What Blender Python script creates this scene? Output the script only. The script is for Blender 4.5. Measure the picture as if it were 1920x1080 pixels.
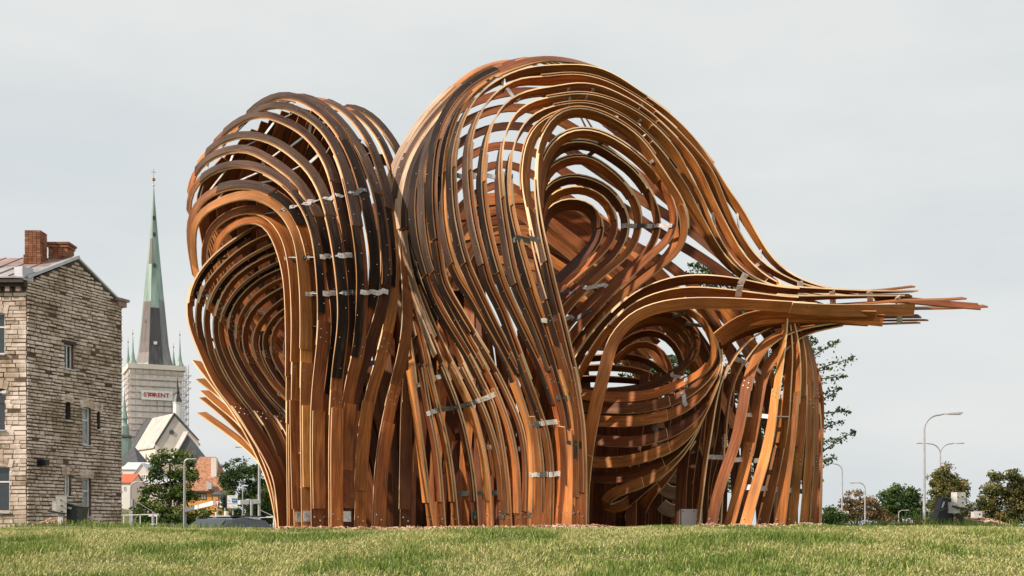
import bpy, math, random
import numpy as np
from mathutils import Vector, Matrix
R = math.radians
rng = np.random.default_rng(7)
random.seed(7)
for o in list(bpy.data.objects):
    bpy.data.objects.remove(o)
scene = bpy.context.scene
col = scene.collection

# ------------------------------------------------------------------ camera, sky, sun, exposure
F_PX = 2059.0            # focal length in photo pixels
HOR = 984.0              # horizon row in the photo
cam_d = bpy.data.cameras.new('camera')
cam_d.sensor_width = 36.0
cam_d.lens = 36.0 * F_PX / 1920.0
cam_d.shift_y = (HOR - 540.0) / 1920.0
cam_d.clip_end = 6000.0
cam_d.clip_start = 0.05
cam = bpy.data.objects.new('camera', cam_d)
cam.location = (0, 0, 0)
cam.rotation_euler = (R(90), 0, 0)
col.objects.link(cam)
scene.camera = cam

SUN_AZ, SUN_EL = R(-62), R(38)      # azimuth from +Y (clockwise): the sun stands to the left and behind the camera's left shoulder
SUN_DIR = Vector((-math.cos(SUN_EL) * 0.86, -math.cos(SUN_EL) * 0.51, math.sin(SUN_EL))).normalized()
world = bpy.data.worlds.new('World')
scene.world = world
world.use_nodes = True
wn, wl = world.node_tree.nodes, world.node_tree.links
wn.clear()
w_out = wn.new('ShaderNodeOutputWorld')
w_bg = wn.new('ShaderNodeBackground')
w_sky = wn.new('ShaderNodeTexSky')
w_sky.sky_type = 'NISHITA'
w_sky.sun_disc = False
w_sky.sun_elevation = SUN_EL
w_sky.sun_rotation = math.atan2(SUN_DIR.x, SUN_DIR.y)
w_sky.dust_density = 4.0
w_bw = wn.new('ShaderNodeHueSaturation')
w_bw.inputs['Saturation'].default_value = 0.35
w_tc = wn.new('ShaderNodeTexCoord')
w_map = wn.new('ShaderNodeMapping')
w_map.inputs['Scale'].default_value = (1.0, 1.0, 3.2)
w_noise = wn.new('ShaderNodeTexNoise')
w_noise.inputs['Scale'].default_value = 2.0
w_noise.inputs['Detail'].default_value = 5
w_noise.inputs['Roughness'].default_value = 0.55
w_ramp = wn.new('ShaderNodeValToRGB')
w_ramp.color_ramp.elements[0].position = 0.36
w_ramp.color_ramp.elements[0].color = (6.5, 6.95, 7.15, 1)
w_ramp.color_ramp.elements[1].position = 0.62
w_ramp.color_ramp.elements[1].color = (7.7, 7.85, 7.75, 1)
w_mix = wn.new('ShaderNodeMixRGB')
w_mix.inputs['Fac'].default_value = 0.94          # a thin bright overcast in front of the blue sky
w_bg.inputs['Strength'].default_value = 0.1
wl.new(w_sky.outputs['Color'], w_bw.inputs['Color'])
wl.new(w_tc.outputs['Generated'], w_map.inputs['Vector'])
wl.new(w_map.outputs['Vector'], w_noise.inputs['Vector'])
wl.new(w_noise.outputs['Fac'], w_ramp.inputs['Fac'])
wl.new(w_bw.outputs['Color'], w_mix.inputs['Color1'])
wl.new(w_ramp.outputs['Color'], w_mix.inputs['Color2'])
wl.new(w_mix.outputs['Color'], w_bg.inputs['Color'])
wl.new(w_bg.outputs['Background'], w_out.inputs['Surface'])

sun_d = bpy.data.lights.new('sun', 'SUN')
sun_d.energy = 4.9
sun_d.angle = R(1.2)
sun_d.color = (1.0, 0.90, 0.76)
sun = bpy.data.objects.new('sun', sun_d)
sun.rotation_euler = SUN_DIR.to_track_quat('Z', 'Y').to_euler()
sun.location = (-30, -20, 40)
col.objects.link(sun)

vs = scene.view_settings
vs.view_transform = 'Standard'
vs.look = 'None'
vs.exposure = 0.1
vs.gamma = 1.0
vs.use_curve_mapping = False
scene.cycles.use_denoising = True
scene.cycles.max_bounces = 6
scene.cycles.transparent_max_bounces = 6

# ------------------------------------------------------------------ helpers
def P(px, py, Y):
    return np.array(((px - 960.0) / F_PX * Y, Y, (HOR - py) / F_PX * Y))

ORG = {}
def link(o):
    col.objects.link(o)
    return o
def tag(o, label=None, cat=None, group=None, kind=None):
    if label: o['label'] = label
    if cat: o['category'] = cat
    if group: o['group'] = group
    if kind: o['kind'] = kind
    return o
def empty(name, loc):
    o = bpy.data.objects.new(name, None)
    o.empty_display_size = 0.2
    o.location = loc
    link(o)
    ORG[o.name] = np.array(loc, float)
    return o
def origin_of(o):
    return ORG.get(o.name, np.zeros(3)) if o else np.zeros(3)

class MB:
    """collects polygons, then builds one mesh object"""
    def __init__(s):
        s.v, s.f, s.m, s.uv = [], [], [], []
    def poly(s, pts, m=0):
        b = len(s.v)
        s.v.extend([tuple(p) for p in pts])
        s.f.append(tuple(range(b, b + len(pts))))
        s.m.append(m)
    def mesh(s, verts, faces, m=0):
        b = len(s.v)
        s.v.extend([tuple(p) for p in verts])
        for f in faces:
            s.f.append(tuple(i + b for i in f))
            s.m.append(m)
        return s
    def box(s, c, size, rz=0.0, m=0, axes=None):
        c = np.array(c, float)
        if axes is None:
            ca, sa = math.cos(rz), math.sin(rz)
            ax = (np.array((ca, sa, 0)), np.array((-sa, ca, 0)), np.array((0, 0, 1.0)))
        else:
            ax = axes
        hx, hy, hz = [k / 2 for k in size]
        vs_ = []
        for z in (-hz, hz):
            for x, y in ((-hx, -hy), (hx, -hy), (hx, hy), (-hx, hy)):
                vs_.append(c + ax[0] * x + ax[1] * y + ax[2] * z)
        s.mesh(vs_, [(3, 2, 1, 0), (4, 5, 6, 7), (0, 1, 5, 4), (1, 2, 6, 5), (2, 3, 7, 6), (3, 0, 4, 7)], m)
        return s
    def bar(s, a, b, wx, wy, up=(0, 0, 1), m=0):
        a, b = np.array(a, float), np.array(b, float)
        t = b - a
        L = np.linalg.norm(t); t /= L
        u = np.array(up, float)
        if abs(np.dot(u, t)) > 0.95: u = np.array((0, 1.0, 0))
        x = np.cross(t, u); x /= np.linalg.norm(x)
        y = np.cross(x, t)
        s.box((a + b) / 2, (wx, L, wy), axes=(x, t, y), m=m)
        return s
    def tube(s, path, radii, n=8, m=0, cap=True):
        path = [np.array(p, float) for p in path]
        if not hasattr(radii, '__len__'): radii = [radii] * len(path)
        rings, prev = [], None
        vs_ = []
        for i, p in enumerate(path):
            t = path[min(i + 1, len(path) - 1)] - path[max(i - 1, 0)]
            t /= (np.linalg.norm(t) + 1e-12)
            if prev is None:
                r = np.array((1.0, 0, 0)) if abs(t[0]) < 0.9 else np.array((0, 1.0, 0))
            else:
                r = prev
            x = r - np.dot(r, t) * t; x /= np.linalg.norm(x)
            y = np.cross(t, x); prev = x
            for k in range(n):
                an = 2 * math.pi * k / n
                vs_.append(p + radii[i] * (math.cos(an) * x + math.sin(an) * y))
        fs = []
        for i in range(len(path) - 1):
            for k in range(n):
                k2 = (k + 1) % n
                fs.append((i * n + k, i * n + k2, (i + 1) * n + k2, (i + 1) * n + k))
        if cap:
            fs.append(tuple(range(n - 1, -1, -1)))
            fs.append(tuple(range((len(path) - 1) * n, len(path) * n)))
        s.mesh(vs_, fs, m)
        return s
    def lathe(s, c, prof, n=12, m=0, rz=0.0):
        """prof: (radius, z) from the bottom up"""
        c = np.array(c, float)
        vs_, fs = [], []
        for r_, z in prof:
            for k in range(n):
                an = 2 * math.pi * k / n + rz
                vs_.append(c + np.array((r_ * math.cos(an), r_ * math.sin(an), z)))
        for i in range(len(prof) - 1):
            for k in range(n):
                k2 = (k + 1) % n
                fs.append((i * n + k, i * n + k2, (i + 1) * n + k2, (i + 1) * n + k))
        fs.append(tuple(range(n - 1, -1, -1)))
        fs.append(tuple(range((len(prof) - 1) * n, len(prof) * n)))
        s.mesh(vs_, fs, m)
        return s
    def prism(s, pts, d, m=0):
        """polygon pts (in order) extruded by vector d"""
        pts = [np.array(p, float) for p in pts]
        d = np.array(d, float)
        n = len(pts)
        vs_ = pts + [p + d for p in pts]
        fs = [tuple(range(n - 1, -1, -1)), tuple(range(n, 2 * n))]
        for k in range(n):
            k2 = (k + 1) % n
            fs.append((k, k2, n + k2, n + k))
        s.mesh(vs_, fs, m)
        return s
    def build(s, name, mats, parent=None, smooth=False, uv=None, local=False, kind=None):
        if not isinstance(mats, (list, tuple)): mats = [mats]
        me = bpy.data.meshes.new(name)
        og = np.zeros(3) if local else origin_of(parent)
        v = (np.array(s.v, float) - og) if len(s.v) else np.zeros((0, 3))
        me.from_pydata(v.tolist(), [], s.f)
        for mt in mats: me.materials.append(mt)
        if len(mats) > 1:
            me.polygons.foreach_set('material_index', s.m)
        if smooth:
            me.polygons.foreach_set('use_smooth', [True] * len(s.f))
        me.validate()
        o = bpy.data.objects.new(name, me)
        o.parent = parent
        ORG[o.name] = og
        link(o)
        if kind: o['kind'] = kind
        return o

def copy_tree(o, parent=None):
    c = o.copy()
    c.parent = parent
    link(c)
    for ch in o.children:
        copy_tree(ch, c)
    return c

# ------------------------------------------------------------------ materials
def nodes_of(name):
    m = bpy.data.materials.new(name)
    m.use_nodes = True
    nt = m.node_tree
    return m, nt, nt.nodes, nt.links, nt.nodes['Principled BSDF']

def simple(name, colr, rough=0.6, metal=0.0, var=0.15, scale=6.0, bump=0.0, spec=0.5, detail=4, stretch=None):
    m, nt, n, l, b = nodes_of(name)
    tc = n.new('ShaderNodeNewGeometry')
    mp = n.new('ShaderNodeMapping')
    if stretch: mp.inputs['Scale'].default_value = stretch
    nz = n.new('ShaderNodeTexNoise')
    nz.inputs['Scale'].default_value = scale
    nz.inputs['Detail'].default_value = detail
    l.new(tc.outputs['Position'], mp.inputs['Vector'])
    l.new(mp.outputs['Vector'], nz.inputs['Vector'])
    rp = n.new('ShaderNodeValToRGB')
    c = np.array(colr)
    rp.color_ramp.elements[0].position = 0.3
    rp.color_ramp.elements[1].position = 0.7
    rp.color_ramp.elements[0].color = (*np.clip(c * (1 - var), 0, 1), 1)
    rp.color_ramp.elements[1].color = (*np.clip(c * (1 + var), 0, 1), 1)
    l.new(nz.outputs['Fac'], rp.inputs['Fac'])
    l.new(rp.outputs['Color'], b.inputs['Base Color'])
    b.inputs['Roughness'].default_value = rough
    b.inputs['Metallic'].default_value = metal
    b.inputs['Specular IOR Level'].default_value = spec
    if bump:
        bp = n.new('ShaderNodeBump')
        bp.inputs['Strength'].default_value = bump
        bp.inputs['Distance'].default_value = 0.02
        l.new(nz.outputs['Fac'], bp.inputs['Height'])
        l.new(bp.outputs['Normal'], b.inputs['Normal'])
    return m

def wood(name, light, dark, rough=0.5, spec=0.35, vary=0.45, wear=1.0):
    """boards: the u of the UV map runs along the board in metres, v across"""
    m, nt, n, l, b = nodes_of(name)
    uv = n.new('ShaderNodeUVMap'); uv.uv_map = 'grain'
    oi = n.new('ShaderNodeObjectInfo')
    off = n.new('ShaderNodeVectorMath'); off.operation = 'MULTIPLY_ADD'
    cmb = n.new('ShaderNodeCombineXYZ')
    l.new(oi.outputs['Random'], cmb.inputs['X']); l.new(oi.outputs['Random'], cmb.inputs['Y']); l.new(oi.outputs['Random'], cmb.inputs['Z'])
    off.inputs[1].default_value = (37.0, 11.0, 23.0)
    l.new(cmb.outputs['Vector'], off.inputs[0])
    l.new(uv.outputs['UV'], off.inputs[2])
    mp = n.new('ShaderNodeMapping'); mp.inputs['Scale'].default_value = (1.3, 17.0, 1.0)
    l.new(off.outputs['Vector'], mp.inputs['Vector'])
    nz = n.new('ShaderNodeTexNoise'); nz.inputs['Scale'].default_value = 1.5; nz.inputs['Detail'].default_value = 4; nz.inputs['Distortion'].default_value = 1.6
    l.new(mp.outputs['Vector'], nz.inputs['Vector'])
    mp2 = n.new('ShaderNodeMapping'); mp2.inputs['Scale'].default_value = (2.5, 60.0, 1.0)
    l.new(off.outputs['Vector'], mp2.inputs['Vector'])
    wv = n.new('ShaderNodeTexNoise'); wv.inputs['Scale'].default_value = 2.0; wv.inputs['Detail'].default_value = 2
    l.new(mp2.outputs['Vector'], wv.inputs['Vector'])
    mx = n.new('ShaderNodeMixRGB'); mx.inputs['Fac'].default_value = 0.35
    l.new(nz.outputs['Fac'], mx.inputs['Color1']); l.new(wv.outputs['Fac'], mx.inputs['Color2'])
    rp = n.new('ShaderNodeValToRGB')
    rp.color_ramp.elements[0].position = 0.34; rp.color_ramp.elements[0].color = (*dark, 1)
    rp.color_ramp.elements[1].position = 0.66; rp.color_ramp.elements[1].color = (*light, 1)
    l.new(mx.outputs['Color'], rp.inputs['Fac'])
    # board to board variation
    mr = n.new('ShaderNodeMapRange')
    mr.inputs['To Min'].default_value = 1 - vary; mr.inputs['To Max'].default_value = 1 + vary * 0.7
    l.new(oi.outputs['Random'], mr.inputs['Value'])
    # blotchy stains along the board
    st = n.new('ShaderNodeTexNoise'); st.inputs['Scale'].default_value = 2.3; st.inputs['Detail'].default_value = 3
    l.new(off.outputs['Vector'], st.inputs['Vector'])
    smr = n.new('ShaderNodeMapRange'); smr.inputs['From Min'].default_value = 0.3; smr.inputs['From Max'].default_value = 0.7
    smr.inputs['To Min'].default_value = 0.68; smr.inputs['To Max'].default_value = 1.2
    l.new(st.outputs['Fac'], smr.inputs['Value'])
    mu = n.new('ShaderNodeMath'); mu.operation = 'MULTIPLY'
    l.new(mr.outputs['Result'], mu.inputs[0]); l.new(smr.outputs['Result'], mu.inputs[1])
    hs = n.new('ShaderNodeHueSaturation')
    l.new(rp.outputs['Color'], hs.inputs['Color']); l.new(mu.outputs['Value'], hs.inputs['Value'])
    hr = n.new('ShaderNodeMath'); hr.operation = 'MULTIPLY'; hr.inputs[1].default_value = 7.31
    l.new(oi.outputs['Random'], hr.inputs[0])
    hf = n.new('ShaderNodeMath'); hf.operation = 'FRACT'; l.new(hr.outputs['Value'], hf.inputs[0])
    hm = n.new('ShaderNodeMapRange'); hm.inputs['To Min'].default_value = 0.490; hm.inputs['To Max'].default_value = 0.503
    l.new(hf.outputs['Value'], hm.inputs['Value']); l.new(hm.outputs['Result'], hs.inputs['Hue'])
    # greyed, rain-marked patches
    wm = n.new('ShaderNodeMapping'); wm.inputs['Scale'].default_value = (0.9, 7.0, 1.0)
    l.new(off.outputs['Vector'], wm.inputs['Vector'])
    wz = n.new('ShaderNodeTexNoise'); wz.inputs['Scale'].default_value = 1.9; wz.inputs['Detail'].default_value = 6; wz.inputs['Roughness'].default_value = 0.65
    l.new(wm.outputs['Vector'], wz.inputs['Vector'])
    wr = n.new('ShaderNodeMapRange'); wr.inputs['From Min'].default_value = 0.53; wr.inputs['From Max'].default_value = 0.72; wr.inputs['To Max'].default_value = 0.5 * wear
    l.new(wz.outputs['Fac'], wr.inputs['Value'])
    wx_ = n.new('ShaderNodeMixRGB'); wx_.inputs['Color2'].default_value = (0.13, 0.085, 0.06, 1)
    l.new(wr.outputs['Result'], wx_.inputs['Fac']); l.new(hs.outputs['Color'], wx_.inputs['Color1'])
    l.new(wx_.outputs['Color'], b.inputs['Base Color'])
    b.inputs['Roughness'].default_value = rough + 0.1
    b.inputs['Specular IOR Level'].default_value = spec * 0.6
    bp = n.new('ShaderNodeBump'); bp.inputs['Strength'].default_value = 0.35; bp.inputs['Distance'].default_value = 0.004
    l.new(mx.outputs['Color'], bp.inputs['Height']); l.new(bp.outputs['Normal'], b.inputs['Normal'])
    return m

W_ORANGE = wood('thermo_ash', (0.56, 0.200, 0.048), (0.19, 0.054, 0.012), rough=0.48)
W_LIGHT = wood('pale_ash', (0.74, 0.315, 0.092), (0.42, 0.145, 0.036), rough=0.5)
W_BROWN = wood('brown_ash', (0.24, 0.078, 0.022), (0.075, 0.022, 0.007), rough=0.48)  # brown boards; on back boards it also paints in the inside shade
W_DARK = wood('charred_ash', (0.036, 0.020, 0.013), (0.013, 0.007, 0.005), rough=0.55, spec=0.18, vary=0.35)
W_WEATHER = wood('weathered_ash', (0.14, 0.078, 0.054), (0.036, 0.020, 0.014), rough=0.55, spec=0.28, vary=0.45)
W_PALE = wood('pale_sheen_ash', (0.62, 0.44, 0.30), (0.30, 0.19, 0.12), rough=0.55, spec=0.4, vary=0.3)  # pale seat boards; on the right lobe's plies a painted grazing sheen
W_EDGE = wood('board_edge', (0.95, 0.70, 0.43), (0.78, 0.48, 0.24), rough=0.6, vary=0.15, wear=.3)
W_EDGE_D = wood('board_edge_brown', (0.58, 0.29, 0.12), (0.36, 0.15, 0.055), rough=0.6, vary=0.25)
STEEL = simple('galvanised_steel', (0.66, 0.61, 0.59), rough=0.4, metal=0.3, var=0.3, scale=40)
STEEL_D = simple('dark_steel', (0.12, 0.115, 0.11), rough=0.45, metal=0.5, var=0.3, scale=40)
BOLT = simple('zinc_bolt', (0.55, 0.52, 0.5), rough=0.3, metal=0.8)
# ------------------------------------------------------------------ ground
def vnoise(x, y, s, seed=0):
    """smooth value noise, 0..1"""
    r = np.random.default_rng(seed)
    g = r.random((64, 64))
    x = np.asarray(x) / s + 1000.0; y = np.asarray(y) / s + 1000.0
    ix, iy = np.floor(x).astype(int), np.floor(y).astype(int)
    fx, fy = x - ix, y - iy
    fx = fx * fx * (3 - 2 * fx); fy = fy * fy * (3 - 2 * fy)
    a = g[ix % 64, iy % 64]; b = g[(ix + 1) % 64, iy % 64]; c = g[ix % 64, (iy + 1) % 64]; d = g[(ix + 1) % 64, (iy + 1) % 64]
    return (a * (1 - fx) + b * fx) * (1 - fy) + (c * (1 - fx) + d * fx) * fy

def wx0(px, Y=12.1): return (px - 960) / F_PX * Y

def ground_z(x, y):
    x = np.asarray(x, float); y = np.asarray(y, float)
    z = np.where(y < 7.2, -0.045 - 0.034 * np.clip(7.2 - y, 0, 9) ** 1.75, -0.045)
    k = np.clip((y - 13.0) / 12.0, 0, 1); k = k * k * (3 - 2 * k)
    z = z - 1.22 * k
    near = np.clip((16 - y) / 3, 0, 1) * np.clip((14 - np.abs(x)) / 4, 0, 1)
    z = z + near * ((vnoise(x, y, 1.3, 3) - .5) * .035 + (vnoise(x, y, .35, 4) - .5) * .018)
    for (mx_, my_, sx_, sy_, hh_) in ((wx0(112), 12.1, .5, .45, .04), (wx0(150), 12.1, .45, .45, .03), (wx0(1760), 12.1, .55, .45, .055), (wx0(1840), 12.1, .55, .45, .055)):
        z = z + hh_ * np.exp(-((x - mx_) / sx_) ** 2 - ((y - my_) / sy_) ** 2)
    # a grassy bank in the park to the left
    bank = np.exp(-((x + 36) / 10) ** 2 - ((y - 100) / 8) ** 2)
    return z + bank * 2.9

gx = np.concatenate([-np.geomspace(3000, 12, 26), np.arange(-11.6, 11.61, .16), np.geomspace(12, 3000, 26)])
gy = np.concatenate([[-400, -120, -40, -12, -4, -1, 0, 1], np.arange(1.5, 16.01, .16), np.arange(16.8, 30, 1.2), np.geomspace(31, 140, 34), np.geomspace(150, 4200, 16)])
GX, GYY = np.meshgrid(gx, gy)
GZ = ground_z(GX, GYY)
gv = np.stack([GX.ravel(), GYY.ravel(), GZ.ravel()], axis=1)
nx, ny = len(gx), len(gy)
idx = np.arange(nx * ny).reshape(ny, nx)
gf = np.stack([idx[:-1, :-1].ravel(), idx[:-1, 1:].ravel(), idx[1:, 1:].ravel(), idx[1:, :-1].ravel()], axis=1)
gme = bpy.data.meshes.new('ground')
gme.from_pydata(gv.tolist(), [], gf.tolist())
gme.polygons.foreach_set('use_smooth', [True] * len(gf))
def turf_material():
    m, nt, n, l, b = nodes_of('turf')
    g = n.new('ShaderNodeNewGeometry')
    a = n.new('ShaderNodeTexNoise'); a.inputs['Scale'].default_value = 2.2; a.inputs['Detail'].default_value = 6
    c = n.new('ShaderNodeTexNoise'); c.inputs['Scale'].default_value = 60; c.inputs['Detail'].default_value = 3
    l.new(g.outputs['Position'], a.inputs['Vector']); l.new(g.outputs['Position'], c.inputs['Vector'])
    mx = n.new('ShaderNodeMath'); mx.operation = 'ADD'
    l.new(a.outputs['Fac'], mx.inputs[0]); l.new(c.outputs['Fac'], mx.inputs[1])
    rp = n.new('ShaderNodeValToRGB')
    rp.color_ramp.elements[0].position = 0.35; rp.color_ramp.elements[0].color = (0.035, 0.06, 0.015, 1)
    rp.color_ramp.elements[1].position = 0.65; rp.color_ramp.elements[1].color = (0.19, 0.17, 0.06, 1)
    hm = n.new('ShaderNodeMath'); hm.operation = 'MULTIPLY'; hm.inputs[1].default_value = 0.5
    l.new(mx.outputs['Value'], hm.inputs[0]); l.new(hm.outputs['Value'], rp.inputs['Fac'])
    l.new(rp.outputs['Color'], b.inputs['Base Color'])
    b.inputs['Roughness'].default_value = 0.9
    bp = n.new('ShaderNodeBump'); bp.inputs['Strength'].default_value = 0.5; bp.inputs['Distance'].default_value = 0.02
    l.new(c.outputs['Fac'], bp.inputs['Height']); l.new(bp.outputs['Normal'], b.inputs['Normal'])
    return m
gme.materials.append(turf_material())
go = link(bpy.data.objects.new('ground', gme))
tag(go, kind='structure')

# ------------------------------------------------------------------ the limestone house at the left
def masonry(name, light, mid, dark, rough=0.85, patch=0.5, pz=0.0):
    """each stone its own tone (object random, or the 'tone' attribute where stones share a mesh), stains over all"""
    m, nt, n, l, b = nodes_of(name)
    oi = n.new('ShaderNodeObjectInfo'); at = n.new('ShaderNodeAttribute'); at.attribute_name = 'tone'
    ad = n.new('ShaderNodeMath'); ad.operation = 'ADD'
    l.new(oi.outputs['Random'], ad.inputs[0]); l.new(at.outputs['Fac'], ad.inputs[1])
    fr = n.new('ShaderNodeMath'); fr.operation = 'FRACT'; l.new(ad.outputs['Value'], fr.inputs[0])
    g = n.new('ShaderNodeNewGeometry')
    nz = n.new('ShaderNodeTexNoise'); nz.inputs['Scale'].default_value = 4.5; nz.inputs['Detail'].default_value = 6; nz.inputs['Roughness'].default_value = .65
    l.new(g.outputs['Position'], nz.inputs['Vector'])
    st = n.new('ShaderNodeTexNoise'); st.inputs['Scale'].default_value = 0.55; st.inputs['Detail'].default_value = 6; st.inputs['Roughness'].default_value = .7
    l.new(g.outputs['Position'], st.inputs['Vector'])
    rp = n.new('ShaderNodeValToRGB')
    e = rp.color_ramp.elements
    e[0].position = 0.0; e[0].color = (*dark, 1); e[1].position = 1.0; e[1].color = (*light, 1)
    k = e.new(0.22); k.color = (*mid, 1)
    k = e.new(0.6); k.color = (*[(a_ + b_) / 2 for a_, b_ in zip(mid, light)], 1)
    mixv = n.new('ShaderNodeMath'); mixv.operation = 'MULTIPLY_ADD'; mixv.inputs[1].default_value = 0.75
    sc_ = n.new('ShaderNodeMath'); sc_.operation = 'MULTIPLY_ADD'; sc_.inputs[1].default_value = 0.5; sc_.inputs[2].default_value = -0.12
    l.new(nz.outputs['Fac'], sc_.inputs[0])
    l.new(fr.outputs['Value'], mixv.inputs[0]); l.new(sc_.outputs['Value'], mixv.inputs[2])
    l.new(mixv.outputs['Value'], rp.inputs['Fac'])
    sr = n.new('ShaderNodeValToRGB')
    sr.color_ramp.elements[0].position = 0.44 + pz; sr.color_ramp.elements[0].color = (1, 1, 1, 1)
    sr.color_ramp.elements[1].position = 0.62 + pz; sr.color_ramp.elements[1].color = (1 - patch, 1 - patch * 1.12, 1 - patch * 1.3, 1)
    l.new(st.outputs['Fac'], sr.inputs['Fac'])
    mu = n.new('ShaderNodeMixRGB'); mu.blend_type = 'MULTIPLY'; mu.inputs['Fac'].default_value = 1.0
    l.new(rp.outputs['Color'], mu.inputs['Color1']); l.new(sr.outputs['Color'], mu.inputs['Color2'])
    l.new(mu.outputs['Color'], b.inputs['Base Color'])
    b.inputs['Roughness'].default_value = rough
    b.inputs['Specular IOR Level'].default_value = 0.2
    bp = n.new('ShaderNodeBump'); bp.inputs['Strength'].default_value = 0.6; bp.inputs['Distance'].default_value = 0.03
    l.new(nz.outputs['Fac'], bp.inputs['Height']); l.new(bp.outputs['Normal'], b.inputs['Normal'])
    return m
STONE = masonry('limestone', (0.86, 0.73, 0.66), (0.64, 0.51, 0.44), (0.17, 0.10, 0.06), patch=.42)
MORTAR = simple('old_mortar', (0.115, 0.075, 0.05), rough=.95, var=.5, scale=1.2, detail=6)
BRICK = masonry('red_brick', (0.42, 0.20, 0.12), (0.30, 0.12, 0.07), (0.09, 0.05, 0.035), patch=.45)
WHITE = simple('white_paint', (0.78, 0.76, 0.74), rough=.45, var=.06)
GLASS = simple('dark_glass', (0.035, 0.042, 0.05), rough=.08, spec=.8, var=.2)
GLASS_L = simple('curtained_glass', (0.30, 0.31, 0.32), rough=.15, spec=.8, var=.3, scale=3)
ZINC = simple('zinc_sheet', (0.50, 0.50, 0.53), rough=.42, metal=.35, var=.12, scale=2)
ROOF_TIN = simple('worn_tin_roof', (0.36, 0.33, 0.34), rough=.5, metal=.2, var=.28, scale=1.5)
RUST_TIN = simple('rusty_tin_roof', (0.30, 0.20, 0.18), rough=.6, var=.3, scale=1.5)
DARKWOOD = simple('dark_timber', (0.045, 0.03, 0.025), rough=.7, var=.3)
BLACKP = simple('black_plastic', (0.014, 0.014, 0.016), rough=.4, var=.2)

HY = 50.0
HA = P(50, HOR, HY); HB = P(228, HOR, 55.5)
HA[2] = HB[2] = -1.3
hs = empty('stone_house', (HA[0] - 4, HY + 3, -1.3))
tag(hs, 'old limestone house with a gable end, tin roof and two brick chimneys', 'house')
ug = (HB - HA); GW = np.linalg.norm(ug); ug /= GW           # along the gable wall
ng = np.array((ug[1], -ug[0], 0.0))                          # out of the gable wall
uf = np.array((-1.0, 0, 0)); nf = np.array((0, -1.0, 0))      # along and out of the street front
FW = 8.0
ZB = -1.3
EAVE = P(0, 527, HY)[2]
APEX = EAVE + 1.62
zup = np.array((0, 0, 1.0))
def gable_u(px):
    # where the sight line through this column meets the gable wall
    kx = (px - 960) / F_PX
    t = (kx * HA[1] - HA[0]) / (ug[0] - kx * ug[1])
    return t
def grect(x0, x1, y0, y1):
    u0, u1 = gable_u(x0), gable_u(x1)
    Y = HA[1] + ug[1] * (u0 + u1) / 2
    return (u0, u1, (HOR - y1) / F_PX * Y, (HOR - y0) / F_PX * Y)
def frect(x0, x1, y0, y1):
    return (HA[0] - (x1 - 960) / F_PX * HY, HA[0] - (x0 - 960) / F_PX * HY, (HOR - y1) / F_PX * HY, (HOR - y0) / F_PX * HY)
G_WIN = [grect(120, 137, 646, 692), grect(122, 132, 754, 788), grect(154, 170, 764, 834), grect(181, 187, 772, 805), grect(121, 133, 890, 930), grect(154, 170, 896, 968)]
F_WIN = [frect(-34, 9, 586, 664), frect(-34, 9, 728, 806), frect(-30, 18, 874, 960), frect(-160, -112, 586, 664), frect(-160, -112, 728, 806), frect(-160, -110, 874, 960)]

def wall_sheet(mb, o, u, n, W, z0, z1, holes, rev=.22):
    us = sorted({0.0, W} | {h[0] for h in holes} | {h[1] for h in holes})
    zs = sorted({z0, z1} | {h[2] for h in holes} | {h[3] for h in holes})
    for i in range(len(us) - 1):
        for j in range(len(zs) - 1):
            cu, cz = (us[i] + us[i + 1]) / 2, (zs[j] + zs[j + 1]) / 2
            if any(h[0] < cu < h[1] and h[2] < cz < h[3] for h in holes): continue
            q = [(us[i], zs[j]), (us[i + 1], zs[j]), (us[i + 1], zs[j + 1]), (us[i], zs[j + 1])]
            mb.poly([np.array((o[0], o[1], 0)) + u * a + zup * b for a, b in q])
    for h in holes:
        c = [(h[0], h[2]), (h[1], h[2]), (h[1], h[3]), (h[0], h[3])]
        for k in range(4):
            a, b = c[k], c[(k + 1) % 4]
            pa = np.array((o[0], o[1], 0)) + u * a[0] + zup * a[1]; pb = np.array((o[0], o[1], 0)) + u * b[0] + zup * b[1]
            mb.poly([pa, pb, pb - n * rev, pa - n * rev])
w = MB()
wall_sheet(w, HA, ug, ng, GW, ZB, EAVE, G_WIN)
wall_sheet(w, HA, uf, nf, FW, ZB, EAVE, F_WIN)
Gp = lambda u, z: np.array((HA[0], HA[1], 0)) + ug * u + zup * z
w.poly([Gp(0, EAVE), Gp(GW, EAVE), Gp(GW / 2, APEX)])
# back and left sides, plain
HC = HA + uf * FW; HD = HC + np.array((-1.5, GW * .95, 0))
w.poly([(HB[0], HB[1], ZB), (HD[0], HD[1], ZB), (HD[0], HD[1], EAVE), (HB[0], HB[1], EAVE)])
w.poly([(HD[0], HD[1], ZB), (HC[0], HC[1], ZB), (HC[0], HC[1], EAVE), (HD[0], HD[1], EAVE)])
w.build('wall', MORTAR, hs)

# stones: a few unit shapes, scaled; the largest 300 stand alone, the rest share one mesh
def stone_shape(seed):
    r = np.random.default_rng(seed)
    b, v = .08, []
    for (x, y) in ((-.5, -.5), (.5, -.5), (.5, .5), (-.5, .5)):
        v.append((x + r.uniform(-.05, .05), 0.0, y + r.uniform(-.10, .10)))
    for (x, y) in ((-.5, -.5), (.5, -.5), (.5, .5), (-.5, .5)):
        v.append((x * (1 - b * r.uniform(.4, 1.6)), -1.0 + r.uniform(-.25, .25), y * (1 - 2.2 * b * r.uniform(.4, 1.6))))
    return v, [(4, 5, 6, 7), (0, 1, 5, 4), (1, 2, 6, 5), (2, 3, 7, 6), (3, 0, 4, 7)]
SHAPES = [stone_shape(s) for s in range(6)]
UNIT = []
for v, f in SHAPES:
    me = bpy.data.meshes.new('stone'); me.from_pydata(v, [], f); me.materials.append(STONE); UNIT.append(me)
stones = []
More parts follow.
